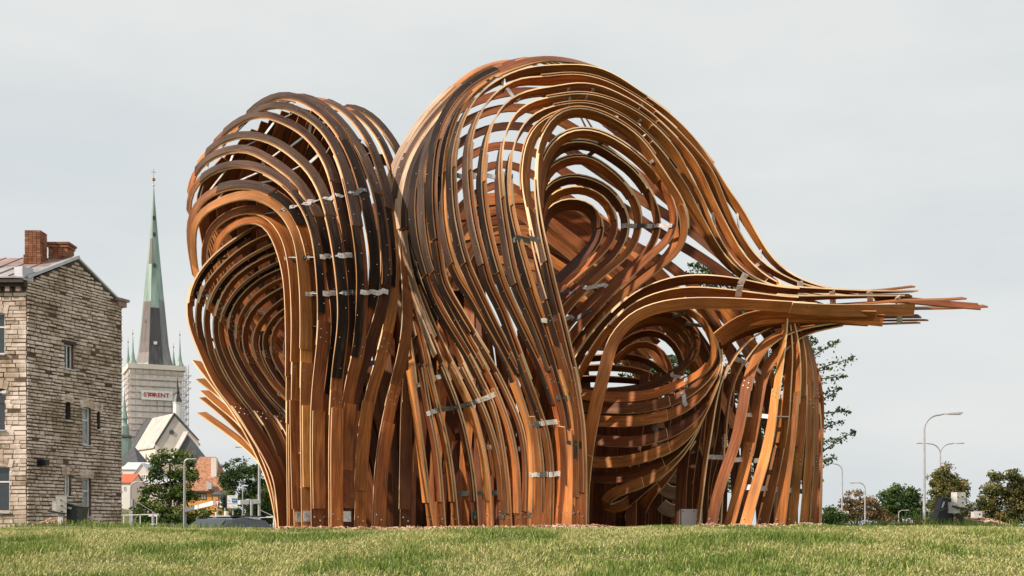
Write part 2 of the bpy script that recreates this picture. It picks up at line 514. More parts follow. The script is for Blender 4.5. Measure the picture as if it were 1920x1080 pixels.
def lay_stones(o, u, n, W, ztop, holes, hmin, hmax, lmin, lmax, key, prot=.03):
    z = ZB
    while z < ztop(None) - .02:
        h = rng.uniform(hmin, hmax)
        a = 0.0
        while a < W - .03:
            L = min(rng.uniform(lmin, lmax), W - a)
            if W - a - L < lmin * .5: L = W - a
            cu, cz = a + L / 2, z + h / 2
            if cz + h / 2 < ztop(cu):
                segs = [(a, a + L)]
                for hx in holes:
                    if hx[2] - .02 < cz < hx[3] + .02:
                        ns = []
                        for s0, s1 in segs:
                            if s1 <= hx[0] or s0 >= hx[1]: ns.append((s0, s1))
                            else:
                                if s0 < hx[0] - .04: ns.append((s0, hx[0]))
                                if s1 > hx[1] + .04: ns.append((hx[1], s1))
                        segs = ns
                for s0, s1 in segs:
                    g = rng.uniform(.018, .045) if key == 'g' else rng.uniform(.012, .026)
                    if rng.random() < .012: continue
                    hs2 = (h - g) * (rng.uniform(.70, 1.0) if key == 'g' else rng.uniform(.88, 1.0))
                    stones.append((key, o, u, n, (s0 + s1) / 2, cz + rng.uniform(-.5, .5) * (h - g - hs2), s1 - s0 - g, hs2, prot * rng.uniform(.4, 1.6)))
            a += L
        z += h
gt = lambda u_: APEX if u_ is None else EAVE + (APEX - EAVE) * (1 - abs(u_ - GW / 2) / (GW / 2))
ft = lambda u_: EAVE - .35
lay_stones(HA, ug, ng, GW, gt, G_WIN, .12, .20, .16, .55, 'g', .05)
lay_stones(HA, uf, nf, FW, ft, F_WIN, .15, .24, .25, .75, 'f', .022)
def in_view(s):
    c = np.array((s[1][0], s[1][1], 0)) + s[2] * s[4]
    px = 960 + c[0] / c[1] * F_PX
    return px > -15
order = sorted(range(len(stones)), key=lambda i: -(stones[i][6] * stones[i][7] * (1 if in_view(stones[i]) else 0) * (1.0 if stones[i][0] == 'f' else .62)))
single = set(order[:300])
rest_v, rest_f, rest_t = [], [], []
for i, (key, o, u, n, cu, cz, L, h, pr) in enumerate(stones):
    base = np.array((o[0], o[1], 0)) + u * cu + zup * cz
    k = int(rng.integers(0, 6))
    uu = u if key == 'g' else -u
    if i in single:
        ob = bpy.data.objects.new('stone', UNIT[k])
        ob.parent = hs
        ob.location = base - ORG[hs.name]
        ob.rotation_euler = (0, 0, math.atan2(uu[1], uu[0]))
        ob.scale = (L, pr, h)
        link(ob)
    else:
        b0 = len(rest_v)
        for (x, y, zz) in SHAPES[k][0]:
            rest_v.append(base + uu * x * L - n * (y * pr) + zup * zz * h)
        rest_f += [tuple(q + b0 for q in f) for f in SHAPES[k][1]]
        rest_t += [rng.random()] * 5
me = bpy.data.meshes.new('stonework')
me.from_pydata((np.array(rest_v) - ORG[hs.name]).tolist(), [], rest_f)
me.materials.append(STONE)
at = me.attributes.new('tone', 'FLOAT', 'FACE'); at.data.foreach_set('value', rest_t)
so = link(bpy.data.objects.new('stonework', me)); so.parent = hs; so['kind'] = 'stuff'

def house_window(rect, o, u, n, parent, frame, pane, dark=False, transom=True, mull=False, arch=0):
    u0, u1, z0, z1 = rect
    B0 = np.array((o[0], o[1], 0)) - n * .16
    pt = lambda a, z: B0 + u * a + zup * z
    ft_ = .07
    fr = MB()
    ax = (u, n, zup)
    W, H = u1 - u0, z1 - z0
    fr.box(pt((u0 + u1) / 2, z0 + ft_ / 2), (W, .08, ft_), axes=ax)
    fr.box(pt((u0 + u1) / 2, z1 - ft_ / 2), (W, .08, ft_), axes=ax)
    for a in (u0 + ft_ / 2, u1 - ft_ / 2):
        fr.box(pt(a, (z0 + z1) / 2), (ft_, .078, H - 2 * ft_), axes=ax)
    if transom: fr.box(pt((u0 + u1) / 2, z0 + H * .66), (W - 2 * ft_, .076, ft_ * .9), axes=ax)
    if mull: fr.box(pt((u0 + u1) / 2, (z0 + z1) / 2), (ft_ * .8, .07, H - 2 * ft_), axes=ax)
    fo = fr.build('window', frame, parent)
    pn = MB().box(pt((u0 + u1) / 2, (z0 + z1) / 2) - n * .01, (W - ft_, .02, H - ft_), axes=ax).build('pane', pane, fo)
    sl = MB().box(np.array((o[0], o[1], 0)) + u * (u0 + u1) / 2 + zup * (z0 - .035) + n * .03, (W + .1, .22, .06), axes=ax).build('sill', ZINC, fo)
    # cut stones over the opening
    kv = max(3, int(W / .16))
    if arch:
        for q in range(kv):
            f = (q + .5) / kv - .5
            MB().box(np.array((o[0], o[1], 0)) + u * ((u0 + u1) / 2 + f * (W + .35)) + zup * (z1 + .20 - f * f * .35) + n * .022,
                     ((W + .35) / kv - .02, .05, .38), axes=(u * math.cos(f * .5) - zup * math.sin(f * .5), n, zup * math.cos(f * .5) + u * math.sin(f * .5))).build('voussoir', STONE, parent)
    else:
        MB().box(np.array((o[0], o[1], 0)) + u * (u0 + u1) / 2 + zup * (z1 + .09) + n * .02, (W + .3, .10, .16), axes=ax).build('lintel', DARKWOOD, parent)
for i, r_ in enumerate(G_WIN):
    house_window(r_, HA, ug, ng, hs, WHITE if i not in (1, 3) else DARKWOOD, GLASS if i in (1, 3, 0) else GLASS_L, transom=i in (2, 5), mull=i in (0, 4), arch=0 if i in (0,) else 1)
for i, r_ in enumerate(F_WIN):
    house_window(r_, HA, uf, nf, hs, DARKWOOD if i % 3 == 1 else WHITE, GLASS, mull=False, arch=1)
# roof: front slope seen over the eaves, back slope, zinc coping along the gable
RID = Gp(GW / 2, APEX + .08)
rl = HC + np.array((0, 0, 0))
r = MB()
e0 = np.array((HA[0] + .05, HY - .45, EAVE + .12)); e1 = np.array((HC[0], HY - .45, EAVE + .12))
ridge0 = RID + np.array((-.15, 0, 0.0)); ridge1 = np.array((HC[0] - .7, RID[1], RID[2]))
r.prism([e0, ridge0, ridge1, e1], (0, 0, -.07))
b0_ = np.array((HB[0], HB[1] + .35, EAVE + .12)); b1_ = np.array((HD[0], HB[1] + .35, EAVE + .12))
r.prism([ridge0, b0_, b1_, ridge1], (0, 0, -.07))
ro = r.build('roof', ROOF_TIN, hs)
for k in range(1, 12):        # standing seams
    f = k / 12
    a = e0 + (e1 - e0) * f; b = ridge0 + (ridge1 - ridge0) * f
    MB().bar(a + zup * .03, b + zup * .03, .035, .05).build('seam', RUST_TIN, ro)
mid0 = e0 + (ridge0 - e0) * .55; mid1 = e1 + (ridge1 - e1) * .55
MB().prism([mid0 + zup * .012, ridge0 + zup * .012, ridge1 + zup * .012, mid1 + zup * .012], (0, 0, .006)).build('rusty_sheet', RUST_TIN, ro)
cp = MB()
cp.bar(Gp(-.12, EAVE + .02) + zup * .12, Gp(GW / 2, APEX) + zup * .14, .42, .14)
cp.bar(Gp(GW / 2 + .05, APEX) + zup * .06, Gp(GW + .02, EAVE) + zup * .06, .30, .08)
cp.build('coping', ZINC, hs)
MB().box(Gp(-.05, EAVE + .30) - ng * .12, (.62, .5, .6), axes=(ug, ng, zup)).build('gutter_box', ZINC, hs)
MB().box(Gp(GW - .15, EAVE + .02), (.55, .45, .28), axes=(ug, ng, zup)).box(Gp(GW - .12, EAVE + .22), (.75, .6, .13), axes=(ug, ng, zup)).build('kneeler', RUST_TIN, hs)
cn = MB().box(HA + uf * FW / 2 + np.array((0, -.2, EAVE - .06 - ZB)), (FW, .42, .16)).box(HA + uf * FW / 2 + np.array((0, -.1, EAVE - .22 - ZB)), (FW, .22, .14))
cn.build('cornice', DARKWOOD, hs)
for k in range(16):
    MB().box(HA + uf * (.3 + k * .48) + np.array((0, -.12, EAVE - .40 - ZB)), (.2, .24, .2)).build('cornice_block', RUST_TIN, hs)
def chimney(px0, px1, pyt, pyb, Y, depth, cap):
    c0, c1 = P(px0, pyb, Y), P(px1, pyt, Y)
    Wd, Hh = c1[0] - c0[0], c1[2] - c0[2]
    cx, cz = (c0[0] + c1[0]) / 2, c0[2]
    ch = MB().box((cx, Y, cz + Hh / 2), (Wd * .9, depth * .9, Hh)).build('chimney', MORTAR, hs)
    z, kk = cz, 0
    bh = .105
    grow = lambda zz: 1.12 if (cap and zz > cz + Hh * .8) or zz < cz + Hh * .32 and not cap else 1.0
    rv, rf, rt = [], [], []
    while z < c1[2]:
        g = grow(z)
        nb = 4
        for side in range(4):
            dx, dy = [(0, -1), (1, 0), (0, 1), (-1, 0)][side]
            half = (Wd if dx == 0 else depth) * g
            for q in range(nb):
                a = (q + .5 + (.25 if kk % 2 else -.25) * 0) / nb - .5
                L = half / nb - .015
                pos = np.array((cx + (dx * Wd * g / 2 * .92 if dx else a * half), Y + (dy * depth * g / 2 * .92 if dy else a * half), z + bh / 2))
                sz = (L if dx == 0 else .06 + .02 * rng.random(), L if dy == 0 else .06 + .02 * rng.random(), bh - .014)
                m_ = MB().box(pos, sz)
                b0 = len(rv); rv += m_.v; rf += [tuple(i + b0 for i in f) for f in m_.f]; rt += [rng.random()] * 6
        z += bh; kk += 1
    me = bpy.data.meshes.new('brickwork'); me.from_pydata((np.array(rv) - ORG[hs.name]).tolist(), [], rf); me.materials.append(BRICK)
    at = me.attributes.new('tone', 'FLOAT', 'FACE'); at.data.foreach_set('value', rt)
    o = link(bpy.data.objects.new('brickwork', me)); o.parent = ch; o['kind'] = 'stuff'
    if cap: MB().box((cx, Y, c1[2] + .05), (Wd * 1.22, depth * 1.22, .1)).build('cap', BRICK, ch)
chimney(53, 82, 438, 506, 52.0, .75, False)
chimney(97, 133, 462, 496, 53.0, .8, True)
MB().box(Gp(gable_u(75), P(0, 866, HY)[2]) + ng * .25, (.22, .42, .26), axes=(ug, ng, zup)).box(Gp(gable_u(75) - .1, P(0, 866, HY)[2] + .0) + ng * .06, (.3, .12, .34), axes=(ug, ng, zup)).build('wall_lamp', BLACKP, hs)

# ------------------------------------------------------------------ the church in the distance
CY = 370.0
CPX = 293.0
CS = F_PX / CY
AZ = math.atan((960 - CPX) / F_PX)
ca_, sa_ = math.cos(AZ), math.sin(AZ)
church = empty('church', P(CPX, HOR + 8, CY))
tag(church, 'tall church with a green copper spire and steep pale gables beyond the house', 'church')
CO = P(CPX, HOR, CY)
cxv, cyv = np.array((ca_, sa_, 0)), np.array((-sa_, ca_, 0))
def CP(px, py, dy=0.0):
    """a point of the church: photo column and row at the tower's distance, pushed back dy metres"""
    k = 1 + dy / CY
    return CO + cxv * ((px - CPX) / CS * ca_) * k + cyv * dy + zup * ((HOR - py) / CS) * k
PLASTER = simple('pale_limewash', (0.70, 0.61, 0.55), rough=.85, var=.12, scale=.25, detail=6)
NET = simple('scaffold_netting', (0.66, 0.60, 0.57), rough=.8, var=.14, scale=.5, detail=5)
PATINA = simple('green_copper', (0.25, 0.34, 0.30), rough=.55, var=.38, scale=.5, detail=6, stretch=(1.5, 1.5, .12))
COPPER_D = simple('dark_copper', (0.055, 0.052, 0.055), rough=.5, var=.5, scale=.6, detail=6, stretch=(2, 2, .1))
COPPER_B = simple('brown_copper', (0.12, 0.085, 0.08), rough=.5, var=.3, scale=.6, detail=4, stretch=(2, 2, .1))
COPPER_G = simple('grey_copper', (0.22, 0.21, 0.22), rough=.5, var=.3, scale=.6, detail=4, stretch=(2, 2, .1))
STEELP = simple('scaffold_steel', (0.30, 0.25, 0.24), rough=.6, var=.2)
GOLD = simple('gilded_ball', (0.35, 0.16, 0.06), rough=.35, metal=.7)
SLATE = simple('dark_slate', (0.075, 0.075, 0.082), rough=.6, var=.25, scale=.8)
ROOFPALE = simple('pale_church_roof', (0.50, 0.44, 0.40), rough=.8, var=.15, scale=.4)
CREAM = simple('cream_plaster', (0.72, 0.60, 0.44), rough=.85, var=.08)
TY = R(7.0)
tx, ty = cxv * math.cos(TY) + cyv * math.sin(TY), -cxv * math.sin(TY) + cyv * math.cos(TY)
tax = (tx, ty, zup)
TH = (984 - 690) / CS
tw = 96 / CS * ca_ / math.cos(TY)
tc = CP(294, HOR) + ty * (tw / 2)
tower = MB().box(tc + zup * (TH / 2 - 4), (tw, tw, TH + 8), axes=tax).build('tower', PLASTER, church)
MB().box(tc + zup * (TH + .2), (tw + 2.2, tw + 2.2, 1.6), axes=tax).box(tc + zup * (TH - 1.6), (tw + 1.0, tw + 1.0, 1.6), axes=tax).build('parapet', PLASTER, church)
for k in range(5):
    px = 262 + k * 15.5
    c = tc - ty * (tw / 2) + tx * ((px - 294) / CS) + zup * ((HOR - 746) / CS)
    wv = MB().prism([c + tx * a + zup * b - ty * .12 for a, b in ((-.75, -2.6), (.75, -2.6), (.75, 1.2), (0, 2.6), (-.75, 1.2))], -ty * .1)
    wv.build('belfry_opening', COPPER_D if 0 < k < 4 else NET, tower)
# spire: eight facets with sheets of old and new copper
S0, S1 = (HOR - 684) / CS, (HOR - 332) / CS
rb = 34 / CS * ca_
def ring(r_, z, k): 
    an = TY + AZ + math.pi / 8 + k * math.pi / 4 - math.pi / 2
    return tc + np.array((r_ * math.cos(an), r_ * math.sin(an), z))
def rad(z):
    f = (z - S0) / (S1 - S0)
    return rb * ((1 - f) ** 1.12) + (0.9 * max(0, .09 - f) / .09) + .05
def facet(k, z0, z1, off=0.0, half=0.0, f0=0.0, f1=1.0):
    o0, o1 = rad(z0) + off, rad(z1) + off
    a0, b0 = ring(o0, z0, k), ring(o0, z0, k + 1); a1, b1 = ring(o1, z1, k), ring(o1, z1, k + 1)
    return [a0 + (b0 - a0) * f0, a0 + (b0 - a0) * f1, a1 + (b1 - a1) * f1, a1 + (b1 - a1) * f0]
sp = MB()
zz = np.linspace(S0, S1, 12)
for k in range(8):
    for i in range(11): sp.poly(facet(k, zz[i], zz[i + 1]))
spire = sp.build('spire', PATINA, church)
zr = lambda py: (HOR - py) / CS
# which facets face us: sort by distance
fdist = sorted(range(8), key=lambda k: np.linalg.norm((ring(rb, 0, k) + ring(rb, 0, k + 1)) / 2))
fx = sorted(fdist[:3], key=lambda k: np.dot((ring(rb, 0, k) + ring(rb, 0, k + 1)) / 2 - tc, cxv))
def panel(k, r0, r1, m, f0=0.02, f1=.98):
    p = MB()
    zs = np.linspace(zr(r0), zr(r1), 7)
    for i in range(6): p.poly(facet(k, zs[i], zs[i + 1], off=.07, f0=f0, f1=f1))
    p.build('copper_sheet', m, spire)
panel(fx[0], 678, 560, COPPER_B); panel(fx[0], 487, 438, COPPER_B, .3, .98)
panel(fx[1], 684, 572, COPPER_D); panel(fx[2], 684, 556, COPPER_G)
for py in (398, 430, 490):
    MB().box(ring(rad(zr(py)) * .93 + .1, zr(py), fx[1]) * .5 + ring(rad(zr(py)) * .93 + .1, zr(py), fx[1] + 1) * .5, (.9, .9, 1.1), axes=tax).build('spire_hatch', COPPER_D, spire)
for py, kk, m in ((640, 1, WHITE), (597, 0, GLASS_L)):
    MB().box(ring(rad(zr(py)) * .95 + .2, zr(py), fx[kk]) * .5 + ring(rad(zr(py)) * .95 + .2, zr(py), fx[kk] + 1) * .5, (1.1, .5, 1.0), axes=tax).build('spire_hatch', m, spire)
MB().lathe(tc, [(.05, S1 - 1), (.28, S1 - .5), (.1, S1), (.08, S1 + 1.0), (.55, S1 + 1.2), (.55, S1 + 1.9), (.08, S1 + 2.2), (.07, S1 + 5.2)], 8).box(tc + zup * (S1 + 4.1), (1.6, .1, .12), axes=tax).build('cross', GOLD, spire)
for sx, sy, base, tip in ((-.46, -.46, 684, 630), (.46, -.46, 684, 626), (-.46, .46, 680, 633), (.46, .46, 680, 637)):
    c = tc + tx * sx * tw + ty * sy * tw
    z0, z1 = zr(base) , zr(tip)
    pn = MB().lathe(c, [(1.5, z0 - .6), (1.5, z0), (.8, z0 + 1.6), (.35, z0 + 4.5), (.06, z1)], 8).build('pinnacle', PATINA, church)
    MB().lathe(c, [(.05, z1 - .2), (.2, z1 + .25), (.2, z1 + .5), (.05, z1 + .8), (.04, z1 + 1.8)], 6).build('finial', GOLD, pn)
    MB().box(c + zup * (z0 - .9), (3.0, 3.0, 1.8), axes=tax).build('pinnacle_base', COPPER_D if sx > 0 else NET, pn)
# nave gable, side wall, roof, bell turret and chapel
NB = -26.0   # metres in front of the tower
g0, g1, ga = CP(291, 836, NB), CP(374, 829, NB), CP(328, 778, NB)
back = cyv * 42 - cxv * 15
nv = MB()
lo = lambda p: np.array((p[0], p[1], ZB - 2))
nv.prism([lo(g0), lo(g1), g1, ga, g0], back * .96)
nave = nv.build('nave', PLASTER, church)
rf_ = MB()
o_ = cxv * .5
rf_.prism([g0 - o_ - zup * .6, ga + zup * .5, ga + back + zup * .5, g0 + back - o_ - zup * .6], zup * .35)
rf_.prism([ga + zup * .5, g1 + o_ - zup * .6, g1 + back + o_ - zup * .6, ga + back + zup * .5], zup * .35)
nroof = rf_.build('nave_roof', ROOFPALE, church)
MB().prism([ga + back * .45 + zup * .9, ga + back + zup * .9, g0 + back - o_ - zup * .2, g0 + back * .42 - o_ + zup * .1][::-1], zup * .1).build('slate_sheet', SLATE, nroof)
vb = MB()
for a, b in ((g0, ga), (ga, g1)): vb.bar(a + zup * .6 - cyv * .15, b + zup * .9 - cyv * .15, .5, .5)
vb.build('verge', SLATE, nroof)
rw = MB()
cw = CP(322, 809, NB) - cyv * .15
rw.prism([cw + cxv * .75 * math.cos(t) + zup * .75 * math.sin(t) for t in np.linspace(0, 2 * math.pi, 13)[:-1]], -cyv * .1)
rw.build('round_window', SLATE, nave)
for k in range(5):
    c = g0 + (back) * (.06 + k * .12) - zup * 4.2
    side = np.cross(back / np.linalg.norm(back), zup)
    side = -side if np.dot(side, cxv) > 0 else side
    bd = back / np.linalg.norm(back)
    MB().prism([c + bd * a + zup * b + side * .12 for a, b in ((-.5, -3), (.5, -3), (.5, 1.4), (0, 2.4), (-.5, 1.4))], side * .08).build('lancet_window', RUST_TIN, nave)
bt = CP(333, 779, NB + 2)
tb = MB().lathe(bt, [(1.35, -2), (1.35, 4.2), (1.55, 4.2), (1.55, 4.5)], 8).build('bell_turret', WHITE, church)
MB().lathe(bt, [(1.6, 4.5), (1.3, 5.2), (.75, 6.6), (.55, 7.2), (.8, 7.5), (.55, 8.6), (.3, 10.2), (.04, 12.6)], 8).build('turret_spire', COPPER_D, tb)
ch0 = CP(350, 808, NB - 12)
c4 = [CP(318, 868, NB - 18), CP(384, 872, NB - 18), CP(392, 860, NB - 4), CP(330, 856, NB - 4)]
cr = MB()
for k in range(4): cr.poly([c4[k], c4[(k + 1) % 4], ch0])
cr.build('chapel_roof', SLATE, church)
MB().prism([lo(p) for p in c4], zup * (c4[0][2] - ZB + 2.0 - .2)).build('chapel_wall', CREAM, church)
MB().bar(CP(316, 869, NB - 18.6), ch0 + zup * .1, 1.8, .4).build('pale_hip', ROOFPALE, church)
# scaffold around the tower
sc = empty('scaffold', tc + zup * (ZB))
tag(sc, 'tube scaffold with pale netting wrapped round the church tower', 'scaffold')
fo_ = -ty * (tw / 2 + .9)
lo_ = -tx * (tw / 2 + .9)
for k in range(17):
    z = (HOR - 702 - k * 11.8) / CS
    ex = 1.6 if k < 3 else .0
    a = tc + fo_ * (1 + ex * .06) + lo_ * (1 + ex * .08) + zup * z; b = tc + fo_ * (1 + ex * .06) - lo_ * (1.12 + ex * .05) + zup * z
    MB().bar(a, b, .13, .13).bar(a, a + ty * (tw + 1.8), .13, .13).bar(b, b + ty * (tw + 1.8), .13, .13).build('ledger', STEELP, sc)
for q in range(9):
    x = -1 + 2 * q / 8
    c = tc + fo_ - tx * (tw / 2 + .9) * x
    MB().bar(c + zup * ZB, c + zup * (TH + 1.2), .12, .12).build('standard', STEELP, sc)
for q in range(4):
    c = tc - lo_ * 1.12 + fo_ + ty * q * 4
    MB().bar(c + zup * ZB, c + zup * (TH + 1.5), .16, .16).build('standard', STEELP, sc)
    c = tc + lo_ + fo_ + ty * q * 4
    MB().bar(c + zup * ZB, c + zup * (TH + .5), .16, .16).build('standard', STEELP, sc)
for k in range(9):      # diagonal braces up the open right bay
    z0 = (HOR - 700 - k * 23) / CS; z1 = z0 - 23 / CS
    MB().bar(tc - lo_ * 1.12 + fo_ + zup * z0, tc - lo_ * .98 + fo_ + zup * z1, .14, .14).build('brace', STEELP, sc)
nt_ = MB()
for k in range(16):
    z0 = (HOR - 703 - k * 11.8) / CS - .25; z1 = z0 - 11.8 / CS + .5
    y = fo_ * .985
    nt_.poly([tc + y + lo_ * .98 + zup * z1, tc + y - lo_ * .97 + zup * z1, tc + y - lo_ * .97 + zup * z0, tc + y + lo_ * .98 + zup * z0])
    nt_.poly([tc + y + lo_ * .99 + ty * (tw + 1.6) + zup * z1, tc + y + lo_ * .99 + zup * z1, tc + y + lo_ * .99 + zup * z0, tc + y + lo_ * .99 + ty * (tw + 1.6) + zup * z0])
def net_material():
    m = simple('open_netting', (0.86, 0.78, 0.74), rough=.8, var=.1, scale=.6, detail=5)
    nt2 = m.node_tree; n, l = nt2.nodes, nt2.links
    b = n['Principled BSDF']
    b.inputs['Alpha'].default_value = .8
    return m
nt_.build('netting', net_material(), sc)
# banner with red lettering
bn = tc + fo_ * 1.05
bx0, bx1 = (265.5 - 294) / CS, (321.5 - 294) / CS
bz0, bz1 = (HOR - 751) / CS, (HOR - 733) / CS
ban = empty('banner', bn + tx * (bx0 + bx1) / 2 + zup * bz0)
tag(ban, 'white banner with red capital lettering hung high on the scaffolded tower', 'banner')
MB().box(bn + tx * (bx0 + bx1) / 2 + zup * (bz0 + bz1) / 2, (bx1 - bx0, .08, bz1 - bz0), axes=tax).build('sheet', WHITE, ban)
RED = simple('red_print', (0.50, 0.03, 0.04), rough=.5, var=.05)
def text_mesh(name, s, size, loc, axes, mat, parent, bold=.02, spacing=1.0):
    cu = bpy.data.curves.new(name, 'FONT')
    cu.body = s; cu.size = size; cu.align_x = 'CENTER'; cu.align_y = 'CENTER'; cu.offset = bold * size; cu.space_character = spacing
    to = bpy.data.objects.new(name, cu); link(to)
    dg = bpy.context.evaluated_depsgraph_get()
    me = bpy.data.meshes.new_from_object(to.evaluated_get(dg))
    bpy.data.objects.remove(to)
    o = bpy.data.objects.new(name, me); me.materials.clear(); me.materials.append(mat)
    ax = [Vector(a) for a in axes]
    M = Matrix((( *[ax[0][0], ax[2][0], -ax[1][0]], 0), (*[ax[0][1], ax[2][1], -ax[1][1]], 0), (*[ax[0][2], ax[2][2], -ax[1][2]], 0), (0, 0, 0, 1)))
    me.transform(M)
    me.transform(Matrix.Translation(Vector(loc - origin_of(parent))))
    o.parent = parent
    ORG[o.name] = origin_of(parent)
    return link(o)
lt = bn + tx * ((291 - 294) / CS) + zup * ((HOR - 742) / CS) - ty * .1
text_mesh('lettering', 'ST', 2.0, lt - tx * 2.75, tax, RED, ban, .03, 1.05)
text_mesh('lettering', 'RENT', 2.0, lt + tx * 1.85, tax, RED, ban, .03, 1.05)
og = MB()   # the O: a ring broken by a sweep
ocn = lt - tx * 1.15
for k in range(14):
    t0, t1 = R(-50 + k * 20), R(-50 + (k + 1) * 20)
    q = []
    for t, rr in ((t0, .42), (t1, .42), (t1, .82), (t0, .82)):
        q.append(ocn + tx * rr * 1.1 * math.cos(t) + zup * rr * math.sin(t))
    og.poly(q)
og.poly([ocn + tx * a + zup * b - ty * .01 for a, b in ((-1.0, -.25), (.1, -.45), (.9, .1), (.2, .0))])
og.poly([ocn + tx * a + zup * b - ty * .015 for a, b in ((-.2, -.05), (.25, -.1), (.75, .45), (.1, .3))])
og.build('lettering', RED, ban)
# copper turret showing past the corner of the house
tu = empty('copper_turret', P(236, 1000, 330))
tag(tu, 'slim green copper turret peeping out past the stone house corner', 'turret')
tuc = P(233, HOR, 330)
MB().lathe(tuc, [(2.2, ZB), (2.2, (984 - 822) / 6.24), (1.6, (984 - 818) / 6.24), (1.5, (984 - 800) / 6.24), (.9, (984 - 794) / 6.24), (.85, (984 - 788) / 6.24), (1.2, (984 - 785) / 6.24), (.5, (984 - 765) / 6.24), (.05, (984 - 735) / 6.24)], 8).build('turret_body', PATINA, tu)
MB().lathe(tuc, [(2.4, (984 - 822) / 6.24 + .05), (2.6, (984 - 820) / 6.24), (1.9, (984 - 816) / 6.24)], 8).build('turret_cornice', COPPER_D, tu)

# ------------------------------------------------------------------ houses between
def house(name, label, px0, px1, ye, yr, Y, depth, wallm, roofm, wins, group=None, hip=.0, over=.25, ridge_x=True):
    a, b = P(px0, ye, Y), P(px1, ye, Y)
    zt, zrg = a[2], (HOR - yr) / F_PX * (Y + depth / 2)
    base = -1.35
    h = empty(name, ((a[0] + b[0]) / 2, Y + depth / 2, base))
    tag(h, label, 'house', group)
    x0, x1 = a[0], b[0]
    wl_ = MB()
    pts = [(x0, Y), (x1, Y), (x1, Y + depth), (x0, Y + depth)]
    for k in range(4):
        p, q = pts[k], pts[(k + 1) % 4]
        wl_.poly([(*p, base), (*q, base), (*q, zt), (*p, zt)])
    if ridge_x and hip == 0:
        for x in (x0, x1): wl_.poly([(x, Y, zt), (x, Y + depth, zt), (x, Y + depth / 2, zrg)])
    if not ridge_x:
        for yy in (Y, Y + depth): wl_.poly([(x0, yy, zt), (x1, yy, zt), ((x0 + x1) / 2, yy, zrg)])
    wl_.build('wall', wallm, h)
    rf = MB()
    o = over
    if ridge_x:
        hx = hip * (x1 - x0)
        r0, r1 = np.array((x0 - (o if hip == 0 else 0) + hx, Y + depth / 2, zrg)), np.array((x1 + (o if hip == 0 else 0) - hx, Y + depth / 2, zrg))
        A, B, C, D = [np.array(p) for p in ((x0 - o, Y - o, zt - .1), (x1 + o, Y - o, zt - .1), (x1 + o, Y + depth + o, zt - .1), (x0 - o, Y + depth + o, zt - .1))]
        rf.prism([A, B, r1, r0], (0, 0, .15)); rf.prism([C, D, r0, r1], (0, 0, .15))
        if hip: rf.prism([B, C, r1], (0, 0, .15)); rf.prism([D, A, r0], (0, 0, .15))
    else:
        m0, m1 = np.array(((x0 + x1) / 2, Y - o, zrg)), np.array(((x0 + x1) / 2, Y + depth + o, zrg))
        rf.prism([(x0 - o, Y - o, zt - .12), m0, m1, (x0 - o, Y + depth + o, zt - .12)], (0, 0, .15))
        rf.prism([m0, (x1 + o, Y - o, zt - .12), (x1 + o, Y + depth + o, zt - .12), m1], (0, 0, .15))
    rof = rf.build('roof', roofm, h)
    for (wx0, wx1, wy0, wy1) in wins:
        p, q = P(wx0, wy1, Y), P(wx1, wy0, Y)
        W, H = q[0] - p[0], q[2] - p[2]
        c = np.array(((p[0] + q[0]) / 2, Y, (p[2] + q[2]) / 2))
        t_ = W * .12
        fr = MB().box(c + (0, -.03, H / 2 - t_ / 2), (W, .12, t_)).box(c + (0, -.03, -H / 2 + t_ / 2), (W, .12, t_))
        for s_ in (-1, 1): fr.box(c + (s_ * (W / 2 - t_ / 2), -.03, 0), (t_, .118, H - 2 * t_))
        fr.box(c + (0, -.03, 0), (t_ * .6, .1, H - 2 * t_))
        f = fr.build('window', WHITE if wallm is not OCHRE else DARKWOOD, h)
        MB().box(c + (0, -.01, 0), (W - t_, .06, H - t_)).build('pane', GLASS_L, f)
    return h, rof
OCHRE = simple('ochre_plaster', (0.62, 0.30, 0.085), rough=.85, var=.08, scale=.8)
OFFWHITE = simple('white_plaster', (0.72, 0.68, 0.65), rough=.85, var=.06, scale=.8)
PINKW = simple('pinkish_plaster', (0.70, 0.60, 0.55), rough=.85, var=.06, scale=.8)
TILE = simple('mossy_clay_tiles', (0.36, 0.165, 0.095), rough=.85, var=.45, scale=2.6, detail=8)
REDT = simple('red_roof', (0.50, 0.12, 0.055), rough=.7, var=.1)
TIN_W = simple('white_tin', (0.62, 0.62, 0.63), rough=.5, metal=.2, var=.08)
oh, orf = house('ochre_house', 'ochre yellow house under a steep mossy red tile roof', 338, 416, 922, 858, 200, 9, OCHRE, TILE, [(361, 371, 925, 937), (376, 387, 925, 937)], hip=.30)
MB().box(P(402, 892, 202.2), (1.0, 1.0, 6.5)).build('chimney', PINKW, oh)
MB().box(P(393, 911, 199.6), (.9, .8, 1.2)).build('dormer', ZINC, orf)
MB().box(P(398, 934, 199.8), (.12, .12, 2.6)).build('downpipe', DARKWOOD, oh)
MB().box(P(377, 922, 199.7), (8.6, .5, .35)).build('eaves', DARKWOOD, oh)
house('ochre_annex', 'low ochre annex with a dark timber front beside the tile roofed house', 400, 418, 927, 921, 197, 6, OCHRE, SLATE, [(409, 415, 926, 940)])
house('white_house', 'white plastered house with a pale tin roof below the church', 229, 268, 880, 868, 250, 9, OFFWHITE, TIN_W, [(232, 238, 905, 914), (232, 238, 925, 935), (266, 273, 868, 876)], ridge_x=True)
house('gabled_house', 'cream white gabled house half hidden by the maple tree', 240, 292, 905, 872, 225, 10, PINKW, TIN_W, [(264, 274, 890, 905)], ridge_x=False)
house('long_house', 'long low pinkish house behind the maple tree', 250, 330, 908, 900, 215, 8, PINKW, TIN_W, [(300, 308, 915, 928), (318, 326, 915, 928)])
